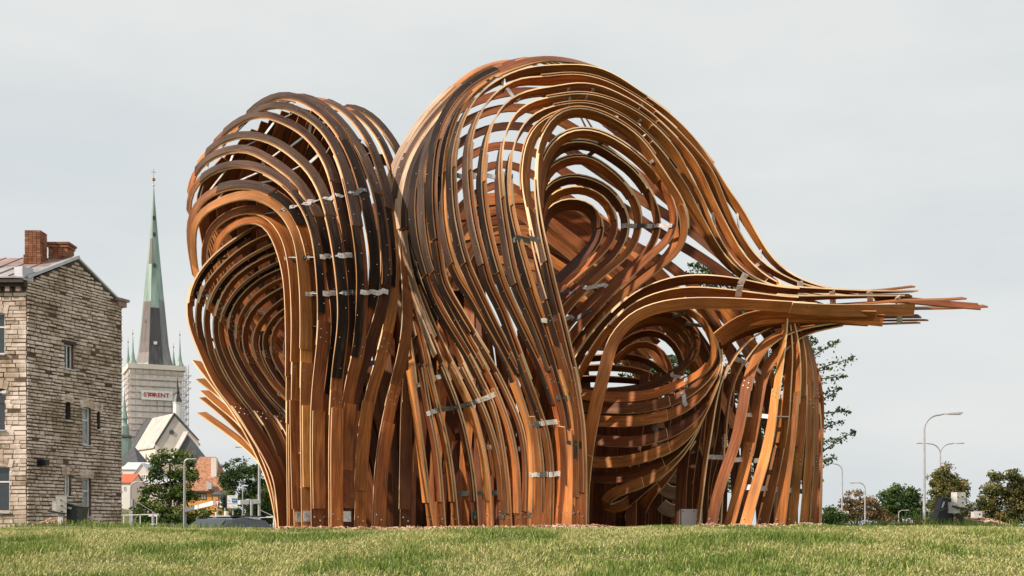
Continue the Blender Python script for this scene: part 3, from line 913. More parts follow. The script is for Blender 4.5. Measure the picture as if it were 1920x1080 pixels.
house('red_roofed_cottage', 'small cottage with a bright red roof at the stone house corner', 214, 246, 905, 890, 205, 7, OFFWHITE, REDT, [(232, 236, 912, 920)])
house('slate_cottage', 'grey cottage with a dark pyramid roof below the copper turret', 218, 258, 871, 838, 285, 10, OFFWHITE, SLATE, [(236, 241, 876, 882)], hip=.46)
# ------------------------------------------------------------------ the timber pavilion
D0 = 9.36                 # metres to the middle of the pavilion: 220 photo pixels to the metre there
BW, BT = 0.100, 0.0125    # a board is 100 mm wide and 12.5 mm thick
pav = empty('timber_pavilion', (0.3, D0, -0.03))
tag(pav, 'large sculptural pavilion of looping steam-bent timber boards standing on the grass mound', 'pavilion')
BOLTS = MB()

def catmull(pts, per=14):
    pts = np.array(pts, float)
    n = len(pts)
    if n == 2:
        u = np.linspace(0, 1, per * 2)[:, None]
        return pts[0] * (1 - u) + pts[1] * u
    ext = np.vstack([2 * pts[0] - pts[1], pts, 2 * pts[-1] - pts[-2]])
    out = []
    for i in range(1, n):
        p0, p1, p2, p3 = ext[i - 1], ext[i], ext[i + 1], ext[i + 2]
        t0 = 0.0
        t1 = t0 + max(np.linalg.norm((p1 - p0)[:2]), 1e-3) ** 0.5
        t2 = t1 + max(np.linalg.norm((p2 - p1)[:2]), 1e-3) ** 0.5
        t3 = t2 + max(np.linalg.norm((p3 - p2)[:2]), 1e-3) ** 0.5
        for t in np.linspace(t1, t2, per, endpoint=False):
            a1 = (t1 - t) / (t1 - t0) * p0 + (t - t0) / (t1 - t0) * p1
            a2 = (t2 - t) / (t2 - t1) * p1 + (t - t1) / (t2 - t1) * p2
            a3 = (t3 - t) / (t3 - t2) * p2 + (t - t2) / (t3 - t2) * p3
            b1 = (t2 - t) / (t2 - t0) * a1 + (t - t0) / (t2 - t0) * a2
            b2 = (t3 - t) / (t3 - t1) * a2 + (t - t1) / (t3 - t1) * a3
            out.append((t2 - t) / (t2 - t1) * b1 + (t - t1) / (t2 - t1) * b2)
    out.append(pts[-1])
    return np.array(out)

def keys(k, u):
    if not hasattr(k, '__len__'): return np.full(len(u), float(k))
    ks = np.array([a for a, _ in k], float); vsx = np.array([b for _, b in k], float)
    return np.interp(u, ks, vsx)

def smooth(a, it=12):
    a = np.array(a, float)
    for _ in range(it):
        b = a.copy()
        b[1:-1] = 0.25 * a[:-2] + 0.5 * a[1:-1] + 0.25 * a[2:]
        a = b
    return a

class Strip:
    """a run of boards along a curve; angle 0 shows its broad face to the front, +-90 its edge"""
    def __init__(s, pts, d, a, edge=False, w=BW):
        q = catmull([(p[0], p[1]) for p in pts])
        # even spacing along the curve
        seg = np.linalg.norm(np.diff(q, axis=0), axis=1)
        L = np.concatenate([[0], np.cumsum(seg)])
        n = max(8, int(L[-1] / 16))
        uu = np.linspace(0, L[-1], n)
        q = np.stack([np.interp(uu, L, q[:, i]) for i in range(2)], axis=1)
        for i in range(2): q[:, i] = smooth(q[:, i], 2)
        u = uu / L[-1]
        dep = smooth(keys(d, u), 10)
        ang = np.radians(smooth(keys(a, u), 10))
        Y = D0 + dep
        C = np.stack([(q[:, 0] - 960) / F_PX * Y, Y, (HOR - q[:, 1]) / F_PX * Y], axis=1)
        T = np.gradient(C, axis=0); T /= np.linalg.norm(T, axis=1)[:, None]
        V = C / np.linalg.norm(C, axis=1)[:, None]
        S = np.cross(T, V); S /= np.linalg.norm(S, axis=1)[:, None]
        E = V - np.sum(V * T, axis=1)[:, None] * T; E /= np.linalg.norm(E, axis=1)[:, None]
        B = np.cos(ang)[:, None] * S + np.sin(ang)[:, None] * E
        N = np.cross(T, B)
        if edge:
            C = C + np.sign(np.sin(ang))[:, None] * B * w / 2
        s.C, s.T, s.B, s.N, s.u, s.w = C, T, B, N, u, w
        s.len = np.concatenate([[0], np.cumsum(np.linalg.norm(np.diff(C, axis=0), axis=1))])
    def at(s, u):
        f = lambda A: np.array([np.interp(u, s.u, A[:, i]) for i in range(3)])
        return f(s.C), f(s.T), f(s.B), f(s.N)
    def u_at_row(s, py, u0=0.0, u1=1.0):
        row = HOR - s.C[:, 2] / s.C[:, 1] * F_PX
        for i in range(len(row) - 1):
            if u0 <= s.u[i] <= u1 and (row[i] - py) * (row[i + 1] - py) <= 0:
                k = (py - row[i]) / (row[i + 1] - row[i] + 1e-9)
                return s.u[i] + k * (s.u[i + 1] - s.u[i])
        return None

def board(st, u0, u1, off=0.0, lat=0.0, face=None, back=None, edge=None, w=None, t=BT, name='plank', taper=None):
    """one board of a strip: off lifts it along the outward normal, lat shifts it sideways (in board widths)"""
    w = w or st.w
    iu = [u0] + [x for x in st.u if u0 < x < u1] + [u1]
    iu = [iu[0]] + [x for i, x in enumerate(iu[1:-1]) if x - u0 > 0.004 and u1 - x > 0.004] + [iu[-1]]
    f = lambda A: np.stack([np.interp(iu, st.u, A[:, i]) for i in range(3)], axis=1)
    C, B, N = f(st.C), f(st.B), f(st.N)
    ln = np.interp(iu, st.u, st.len)
    C = C + N * off + B * lat * w
    hw = np.full(len(iu), w / 2)
    if taper: hw = hw * np.interp(np.linspace(0, 1, len(iu)), [0, 1], taper)
    hw = hw[:, None]
    ht = t / 2
    a = C - B * hw - N * ht; b = C + B * hw - N * ht; c = C + B * hw + N * ht; dd = C - B * hw + N * ht
    n = len(iu)
    verts = np.concatenate([a, b, c, dd]) - ORG[pav.name]
    faces, mi, uvs = [], [], []
    def quad(i0, i1, i2, i3, m, uvq):
        faces.append((i0, i1, i2, i3)); mi.append(m); uvs.extend(uvq)
    for i in range(n - 1):
        l0, l1 = ln[i], ln[i + 1]
        A_, B_, C_, D_ = i, n + i, 2 * n + i, 3 * n + i
        quad(D_, C_, C_ + 1, D_ + 1, 0, [(l0, 0), (l0, w), (l1, w), (l1, 0)])           # outer broad face
        quad(B_, A_, A_ + 1, B_ + 1, 1, [(l0, w), (l0, 0), (l1, 0), (l1, w)])           # inner broad face
        quad(A_, D_, D_ + 1, A_ + 1, 2, [(l0, 0), (l0, .012), (l1, .012), (l1, 0)])
        quad(C_, B_, B_ + 1, C_ + 1, 2, [(l0, 0), (l0, .012), (l1, .012), (l1, 0)])
    quad(0, n, 2 * n, 3 * n, 2, [(0, 0), (0, .05), (.01, .05), (.01, 0)])
    e = n - 1
    quad(3 * n + e, 2 * n + e, n + e, e, 2, [(0, 0), (0, .05), (.01, .05), (.01, 0)])
    me = bpy.data.meshes.new(name)
    me.from_pydata(verts.tolist(), [], faces)
    face = face or W_ORANGE; back = back or face; edge = edge or W_EDGE
    for m in (face, back, edge): me.materials.append(m)
    me.polygons.foreach_set('material_index', mi)
    ul = me.uv_layers.new(name='grain')
    ul.data.foreach_set('uv', np.array(uvs, float).ravel())
    sm = [m < 2 for m in mi]
    me.polygons.foreach_set('use_smooth', sm)
    me.update()
    me.set_sharp_from_angle(angle=R(40))
    o = bpy.data.objects.new(name, me)
    o.parent = pav
    ORG[o.name] = ORG[pav.name]
    link(o)
    return o

def bolt(c, nrm, r=0.008, h=0.007):
    nrm = nrm / np.linalg.norm(nrm)
    x = np.cross(nrm, (0.3, 0.5, 0.8)); x /= np.linalg.norm(x)
    y = np.cross(nrm, x)
    vsx = []
    for hh, rr in ((0, r), (h, r * 0.75)):
        for k in range(6):
            an = k * math.pi / 3
            vsx.append(c + nrm * hh + rr * (math.cos(an) * x + math.sin(an) * y))
    fs = [tuple(range(6, 12))] + [(k, (k + 1) % 6, 6 + (k + 1) % 6, 6 + k) for k in range(6)]
    BOLTS.mesh(vsx, fs)

def front(n, c):
    return n if np.dot(n, c) < 0 else -n

def screw_pair(st, u, off=0.0, lat=0.0):
    C, T, B, N = st.at(u)
    n = front(N, C)
    for k in (-0.25, 0.25):
        bolt(C + B * st.w * (k + lat) + N * off + n * BT * 0.55 + T * 0.012 * (1 if k > 0 else -1), n, 0.006, 0.005)

def lay(st, cuts=(), face=None, back=None, edge=None, plies=(), ov=0.05, bolts=True, first=0.0, last=1.0, name='plank', pw=1.0, double=()):
    """boards end to end, each overlapping the next on the inner side; plies: (u0, u1, lateral shift, material)"""
    us = [first] + list(cuts) + [last]
    for k in range(len(us) - 1):
        a = us[k] - (ov * 0.5 if k else 0); b = us[k + 1] + (ov * 0.5 if k < len(us) - 2 else 0)
        board(st, max(0, a), min(1, b), off=-(k % 2) * BT * 1.04, face=face, back=back, edge=edge, name=name)
        if bolts:
            for q in ((a + 0.012, a + 0.03) if k else ()):
                screw_pair(st, q)
    for (u0, u1, lt, sd) in double:      # a second board laid on the first, a little to one side
        board(st, u0, u1, off=sd * BT * 1.04 * (1 if sd > 0 else 2), lat=lt, face=face or W_ORANGE, back=back or face or W_ORANGE, edge=W_EDGE, name='outer_board')
    for p in plies:
        u0, u1, lt, m = p[:4]
        wf = p[5] if len(p) > 5 else pw
        board(st, u0, u1, off=BT * 1.04, lat=lt / wf, face=m, back=m, edge=(p[4] if len(p) > 4 and p[4] else W_EDGE_D), w=st.w * wf, name='outer_board')
        if bolts:
            for q in np.arange(u0 + 0.02, u1, 0.06):
                C, T, B, N = st.at(q)
                n = front(N, C)
                bolt(C + B * st.w * (lt + random.choice((-.2, .2))) + N * BT * 1.04 + n * BT * 0.55, n, 0.005, 0.004)

def strap(p, q, nrm, wide=0.040, th=0.006, m=None, lift=0.0):
    p, q = np.array(p) + nrm * lift, np.array(q) + nrm * lift
    t = q - p
    L = np.linalg.norm(t)
    if L < 0.01: return
    t /= L
    n = nrm - np.dot(nrm, t) * t; n /= np.linalg.norm(n)
    s = np.cross(n, t)
    b = MB().box((p + q) / 2, (L, wide, th), axes=(t, s, n))
    b.build('bracket', m or STEEL, pav)
    for k in (p + t * 0.02, q - t * 0.02):
        nn = front(n, k)
        bolt(k + nn * th * 0.5, nn, 0.005, 0.004)

def strap_row(strips, us, lift=0.014, wide=0.040, m=None, skip=()):
    """a row of bent metal straps from board to board"""
    for k in range(len(strips) - 1):
        if k in skip or us[k] is None or us[k + 1] is None: continue
        C0, T0, B0, N0 = strips[k].at(us[k]); C1, T1, B1, N1 = strips[k + 1].at(us[k + 1])
        D = C1 - C0
        L = np.linalg.norm(D)
        if L > 0.75 or L < .02: continue
        s0 = 1 if np.dot(B0, D) > 0 else -1; s1 = 1 if np.dot(B1, D) > 0 else -1
        e = min(.03, L * .3)
        pts = [C0 + N0 * lift - B0 * s0 * .015, C0 + N0 * lift + B0 * s0 * e, C1 + N1 * lift - B1 * s1 * e, C1 + N1 * lift + B1 * s1 * .015]
        nrm = N0 + N1; nrm = nrm / np.linalg.norm(nrm)
        w_ = wide * random.uniform(.85, 1.1)
        ring_ = []
        for i, p in enumerate(pts):
            t = pts[min(i + 1, 3)] - pts[max(i - 1, 0)]; t /= np.linalg.norm(t)
            n = [N0, nrm, nrm, N1][i]; n = n - np.dot(n, t) * t; n /= np.linalg.norm(n)
            s_ = np.cross(n, t)
            ring_ += [p - s_ * w_ / 2 - n * .003, p + s_ * w_ / 2 - n * .003, p + s_ * w_ / 2 + n * .003, p - s_ * w_ / 2 + n * .003]
        fs = [(3, 2, 1, 0), (12, 13, 14, 15)]
        for i in range(3):
            for q in range(4): fs.append((4 * i + q, 4 * i + (q + 1) % 4, 4 * i + 4 + (q + 1) % 4, 4 * i + 4 + q))
        MB().mesh(ring_, fs).build('bracket', m or (STEEL if random.random() < .75 else STEEL_D), pav)
        for p, n in ((pts[0] * .5 + pts[1] * .5, N0), (pts[2] * .5 + pts[3] * .5, N1)):
            nn = front(n, p)
            bolt(p + nn * .003, nn, 0.006, 0.005)

def base_plate(st, u=0.012, m=None):
    C, T, B, N = st.at(u)
    n = front(N, C)
    c = C + n * (BT * 0.5 + 0.004) + T * 0.045
    MB().box(c, (0.075, 0.085, 0.005), axes=(B, T, n)).build('foot_plate', m or STEEL_D, pav)
    for k in (-0.22, 0.22):
        bolt(c + B * k * 0.1 + T * 0.02 * np.sign(k) + n * 0.003, n, 0.009, 0.008)

def foot_bolts(st):
    C, T, B, N = st.at(0.01)
    n = front(N, C)
    bolt(C + B * 0.025 + T * 0.05 + n * BT * 0.5, n, 0.009, 0.008)
    bolt(C - B * 0.02 + T * 0.02 + n * BT * 0.5, n, 0.009, 0.008)

GY = 990   # row at which boards enter the ground

# ---- left lobe: boards rise from the ground, arch over the top and fold back at the left
LEFT = [
 # I0  innermost arch
 dict(p=[(550, GY), (548, 800), (548, 620), (541, 513), (523, 455), (500, 418), (470, 410), (440, 420), (415, 440), (403, 470), (408, 510), (430, 560)], d=[(0, -.28), (.3, -.3), (.55, -.25), (.74, .0), (.88, .4), (1, .8)], dark=[]),
 dict(p=[(563, GY), (557, 760), (559, 600), (554, 513), (541, 450), (518, 412), (487, 393), (450, 394), (415, 410), (390, 440), (383, 480), (390, 530), (410, 580)], d=[(0, -.45), (.33, -.42), (.55, -.3), (.75, .1), (.88, .5), (1, .9)], dark=[]),
 dict(p=[(577, GY), (574, 760), (576, 600), (572, 513), (560, 440), (536, 398), (506, 374), (466, 364), (428, 372), (390, 390), (366, 415), (362, 455), (368, 515), (385, 570)], d=[(0, -.5), (.33, -.5), (.57, -.35), (.76, .1), (.9, .55), (1, .9)], dark=[]),
 dict(p=[(591, GY), (589, 740), (592, 600), (588, 513), (574, 440), (550, 392), (520, 366), (484, 350), (445, 346), (405, 356), (372, 380), (356, 415), (357, 465), (366, 520)], d=[(0, -.5), (.33, -.52), (.6, -.4), (.8, .1), (.92, .5), (1, .9)], dark=[(.60, .80, 0)]),
 dict(p=[(595, GY), (594, 760), (607, 610), (604, 513), (592, 430), (570, 380), (540, 346), (505, 322), (460, 308), (420, 312), (380, 332), (357, 362), (354, 400)], d=[(0, -.56), (.3, -.6), (.6, -.5), (.8, .1), (.92, .5), (1, .9)], dark=[(.44, .92, .28)]),
 dict(p=[(614, GY), (612, 780), (622, 690), (630, 600), (616, 500), (602, 420), (575, 365), (545, 328), (505, 300), (462, 279), (420, 284), (385, 302), (362, 330), (354, 366)], d=[(0, -.50), (.35, -.6), (.6, -.5), (.8, .1), (.92, .55), (1, 1.0)], dark=[(.22, .95, 0)]),
 dict(p=[(628, GY), (628, 800), (634, 700), (645, 600), (640, 513), (619, 400), (590, 330), (555, 293), (510, 264), (465, 253), (425, 260), (395, 280), (370, 310)], d=[(0, -.52), (.35, -.6), (.6, -.5), (.8, .15), (.92, .6), (1, 1.0)], dark=[(.30, .97, .1)]),
 dict(p=[(640, GY), (641, 800), (648, 720), (660, 630), (659, 513), (641, 400), (612, 300), (572, 250), (530, 226), (490, 214), (455, 224), (425, 245), (400, 270)], d=[(0, -.44), (.35, -.55), (.6, -.5), (.8, .2), (.92, .6), (1, 1.0)], dark=[(.36, .97, .15)]),
 dict(p=[(645, GY), (648, 800), (658, 720), (674, 650), (680, 560), (679, 490), (665, 395), (640, 300), (605, 240), (560, 208), (520, 196), (485, 206), (455, 230), (432, 255)], d=[(0, -.36), (.35, -.5), (.6, -.45), (.8, .2), (.92, .6), (1, 1.1)], dark=[(.33, .97, .3)]),
 dict(p=[(642, GY), (647, 800), (661, 710), (690, 600), (704, 513), (692, 400), (663, 300), (622, 230), (580, 195), (540, 179), (505, 186), (470, 210), (445, 240)], d=[(0, -.26), (.35, -.40), (.6, -.4), (.8, .25), (.92, .7), (1, 1.1)], dark=[(.42, .97, -.05)]),
 dict(p=[(649, GY), (650, 870), (662, 760), (680, 690), (711, 600), (724, 540), (722, 460), (706, 360), (670, 272), (628, 218), (590, 189), (558, 180), (520, 196)], d=[(0, -.42), (.3, -.36), (.6, -.25), (.85, .4), (1, .9)], dark=[(.50, .97, .1)]),
 dict(p=[(675, GY), (680, 860), (693, 750), (713, 680), (732, 600), (740, 520), (737, 440), (722, 350), (690, 262), (650, 212), (615, 190), (585, 186)], d=[(0, -.34), (.3, -.26), (.6, -.1), (.85, .5), (1, .9)], dark=[(.52, .97, .3)]),
 dict(p=[(708, GY), (715, 860), (733, 760), (751, 689), (764, 620), (765, 540), (757, 440), (742, 345), (716, 268), (680, 222), (648, 202)], d=[(0, -.16), (.3, -.06), (.6, .15), (.85, .6), (1, .9)], dark=[(.70, .98, .1)]),
 dict(p=[(760, GY), (763, 800), (768, 690), (778, 600), (784, 500), (775, 380), (752, 296), (722, 246), (690, 214), (655, 200), (630, 205)], d=[(0, .12), (.3, .25), (.6, .4), (.85, .8), (1, 1.1)], dark=[(.55, .98, 0)]),
]
left_strips = []
nL = len(LEFT)
for k, g in enumerate(LEFT):
    f = k / (nL - 1)
    a_top = -52 - 8 * (1 - f)
    ang = [(0, -12 - 8 * f), (.35, -22), (.6, -30), (.8, a_top), (1, -68)]
    st = Strip(g['p'], [(u_, d_ + (.05 if k % 2 else -.03)) for u_, d_ in g['d']], ang)
    left_strips.append(st)
    cuts = [(.27, .62), (.35, .7), (.30, .66), (.22, .55), (.4, .75), (.3, .66), (.25, .6)][k % 7]
    fc = [W_ORANGE, W_ORANGE, W_LIGHT, W_ORANGE][k % 4] if k < 5 else [W_ORANGE, W_BROWN, W_ORANGE][k % 3]
    plies = []
    for (u0, u1, lt) in g['dark']:
        um = u0 + (u1 - u0) * random.uniform(.35, .6)
        um = max(um, random.uniform(.50, .72))
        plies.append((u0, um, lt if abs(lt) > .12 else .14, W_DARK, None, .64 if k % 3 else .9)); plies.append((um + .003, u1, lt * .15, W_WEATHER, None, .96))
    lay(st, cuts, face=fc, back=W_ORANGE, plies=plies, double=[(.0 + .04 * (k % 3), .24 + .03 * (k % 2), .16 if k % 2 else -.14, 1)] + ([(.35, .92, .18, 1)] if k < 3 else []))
    foot_bolts(st)
    if k in (1, 2, 6, 10, 12): base_plate(st, m=STEEL)
# straps across the left lobe
def rows_for(strips, r0, r1, u0=0.0, u1=0.62):
    n = len(strips)
    return [s.u_at_row(r0 + (r1 - r0) * i / max(1, n - 1), u0, u1) for i, s in enumerate(strips)]
strap_row(left_strips[0:8], rows_for(left_strips[0:8], 488, 480), lift=.02)
strap_row(left_strips[2:11], rows_for(left_strips[2:11], 553, 548), lift=.02)
strap_row(left_strips[2:11], rows_for(left_strips[2:11], 612, 606), lift=-.02, skip=(3, 4))
strap_row(left_strips[6:12], rows_for(left_strips[6:12], 690, 680), lift=-.02)
strap_row(left_strips[2:11], rows_for(left_strips[2:11], 778, 786), lift=-.016)
strap_row(left_strips[1:12], rows_for(left_strips[1:12], 848, 856), lift=-.016)
strap_row(left_strips[0:10], rows_for(left_strips[0:10], 911, 918), lift=-.014)
strap_row(left_strips[1:10], rows_for(left_strips[1:10], 402, 360, .3, .75), lift=.02)
for uu in (.74, .80, .86, .92):
    strap_row(left_strips[2:11], [uu + random.uniform(-.012, .012) for _ in left_strips[2:11]], lift=-.02, wide=.026)

# back of the left lobe: boards falling behind the arches
for k in range(17):
    f = k / 16
    x0 = 385 + 300 * f
    p = [(x0 + 40, 300 - 95 * math.sin(math.pi * min(1, f * 1.05))), (x0 - 5 + 10 * f, 360 - 60 * f), (392 + 270 * f, 470), (420 + 250 * f, 600), (470 + 230 * f, 740), (515 + 225 * f, 880), (530 + 225 * f, GY)]
    st = Strip(p, [(0, 1.0), (.3, 1.5 + .1 * (k % 2)), (.7, 1.3 + .1 * (k % 2)), (1, 1.0)], [(0, 30), (.4, 18 - 36 * f), (1, 12)], w=BW * 1.15)
    lay(st, (), face=W_BROWN, back=W_ORANGE, edge=W_EDGE_D, bolts=False, name='back_board')  # darker brown stands for the shade inside the lobe
for k in range(9):       # boards closing the ear from behind
    f = k / 8
    p = [(392 + 22 * f, 470 - 40 * f), (400 + 70 * f, 560 - 30 * f), (440 + 90 * f, 660 - 40 * f), (500 + 90 * f, 760 - 40 * f), (545 + 70 * f, 870 - 40 * f)]
    st = Strip(p, [(0, 1.2), (1, .95)], [(0, 25), (1, 10)], w=BW * 1.2)
    lay(st, (), face=W_BROWN if k % 3 else W_ORANGE, edge=W_EDGE_D, bolts=False, name='back_board')

# ---- the ear at the left: nested loops receding into the lobe
EAR = [
 [(500, 414), (484, 420), (451, 440), (418, 462), (391, 487), (373, 509), (360, 533), (352, 569), (353, 598), (364, 633), (378, 667), (393, 702), (409, 729), (442, 771), (473, 822), (493, 856), (511, 893), (518, 940), (522, GY)],
 [(530, 426), (511, 436), (473, 451), (440, 473), (413, 498), (391, 522), (376, 549), (369, 580), (368, 600), (376, 644), (387, 678), (404, 711), (436, 756), (473, 810), (497, 852), (517, 905), (526, GY)],
 [(540, 444), (518, 453), (484, 469), (447, 491), (422, 513), (402, 540), (389, 569), (384, 598), (393, 662), (407, 696), (427, 729), (451, 767), (473, 800), (500, 840), (522, 895), (531, GY)],
 [(548, 460), (524, 471), (491, 484), (464, 500), (436, 522), (418, 547), (407, 573), (401, 602), (404, 644), (416, 678), (433, 711), (456, 744), (482, 778), (505, 815), (527, 880), (538, GY)],
 [(555, 476), (529, 487), (500, 500), (464, 522), (440, 544), (422, 571), (411, 602), (413, 640), (424, 671), (444, 707), (469, 744), (491, 776), (515, 815), (535, 870), (545, 930), (548, GY)],
 [(560, 490), (536, 500), (496, 516), (464, 540), (442, 564), (429, 593), (427, 610), (429, 633), (440, 667), (456, 696), (482, 738), (509, 773), (535, 809), (552, 870), (556, GY)],
 [(562, 508), (537, 518), (504, 531), (473, 556), (453, 580), (442, 611), (442, 644), (456, 676), (478, 716), (500, 744), (529, 778), (551, 804), (575, 860), (585, GY)],
 [(565, 524), (539, 533), (509, 549), (478, 571), (460, 598), (453, 625), (453, 644), (464, 678), (487, 713), (516, 751), (550, 784), (580, 840)],
 [(568, 540), (542, 551), (513, 571), (493, 591), (478, 613), (471, 632), (473, 656), (487, 684), (509, 718), (550, 756), (585, 800)],
 [(568, 560), (543, 571), (518, 587), (504, 604), (491, 627), (490, 649), (500, 678), (518, 711), (550, 744), (580, 775)],
 [(565, 575), (540, 585), (520, 603), (507, 624), (506, 651), (516, 682), (536, 711), (565, 745)],
 [(572, 592), (549, 609), (531, 633), (529, 658), (538, 689), (555, 722), (575, 745)],
]
ear = []
for k, p in enumerate(EAR):
    f = k / 11
    dd = [(0, .25 + .75 * f), (.3, -.05 + .85 * f), (.6, -.05 + .8 * f), (1, -.12 + .6 * f)]
    st = Strip(p, dd, [(0, 72), (.25, 64), (.5, 60), (.8, 48), (1, 35)], edge=True)
    ear.append(st)
    lay(st, (.3, .66) if k < 7 else (.5,), face=[W_ORANGE, W_BROWN][k % 2], back=[W_ORANGE, W_ORANGE, W_LIGHT][k % 3], edge=W_EDGE,
        plies=[(.05, .3, .15, W_DARK)] if k in (0, 2, 4) else [], double=[(.36 + .02 * (k % 4), .78, -.2 if k % 2 else .22, -1)] if k < 10 else [])
for uu in (.18, .30, .42, .55, .66):
    strap_row(ear[0:11], [uu + .008 * i * (1 if uu > .5 else -1) for i in range(11)], lift=-.016, wide=.030, m=STEEL_D if uu in (.18, .42) else STEEL, skip=(2, 5, 8) if uu in (.3, .66) else (1, 4, 7))
# loose board ends fanning out at the lower left
for k, p in enumerate([
    [(368, 677), (400, 718), (440, 770), (480, 840), (510, 910), (528, GY)],
    [(375, 711), (429, 753), (460, 778), (495, 828), (520, 900), (532, GY)],
    [(383, 733), (411, 758), (451, 791), (490, 846), (516, 910), (526, GY)],
    [(381, 746), (413, 771), (464, 822), (503, 872), (522, 930), (534, GY)],
    [(378, 774), (433, 813), (491, 864), (513, 905), (522, 950), (527, GY)]]):
    st = Strip(p, [(0, .75), (.5, .35), (1, .1)], [(0, 58), (.6, 55), (1, 35)])
    lay(st, (), face=W_LIGHT, back=W_LIGHT, edge=W_EDGE)

# ---- right lobe: S-shaped boards from the ground up the front, over the top and round
arcF = [(1053, 121), (1098, 121), (1142, 133), (1209, 176), (1253, 207), (1298, 251), (1331, 294), (1364, 347), (1393, 387), (1416, 427), (1440, 467), (1464, 496), (1498, 518), (1542, 534), (1600, 545)]
arcE = [(1027, 143), (1062, 138), (1098, 140), (1133, 149), (1164, 164), (1209, 191), (1253, 224), (1298, 269), (1338, 318), (1364, 380), (1387, 429), (1413, 469), (1440, 496), (1476, 516), (1504, 529), (1542, 538), (1610, 548)]
arcD = [(1044, 161), (1080, 154), (1120, 158), (1164, 176), (1209, 202), (1244, 231), (1280, 267), (1309, 304), (1338, 366), (1358, 407), (1378, 444), (1393, 471), (1420, 500), (1453, 524), (1500, 540), (1600, 552)]
arcC = [(1049, 179), (1084, 174), (1120, 178), (1164, 193), (1209, 218), (1244, 249), (1276, 287), (1296, 329), (1316, 362), (1336, 411), (1360, 460), (1387, 496), (1416, 518), (1464, 536), (1560, 550)]
arcB = [(1044, 197), (1084, 191), (1120, 195), (1184, 227), (1231, 269), (1258, 302), (1280, 333), (1298, 362), (1313, 395), (1331, 427), (1347, 456), (1365, 482), (1390, 506), (1420, 524), (1480, 542), (1570, 556)]
arcA = [(1044, 212), (1062, 205), (1084, 201), (1120, 208), (1164, 229), (1204, 260), (1235, 303), (1256, 336), (1273, 360), (1284, 380), (1292, 405), (1293, 428), (1287, 458), (1270, 482), (1249, 500), (1218, 524), (1190, 546), (1160, 571), (1133, 596), (1104, 631), (1076, 671), (1055, 720), (1045, 800)]
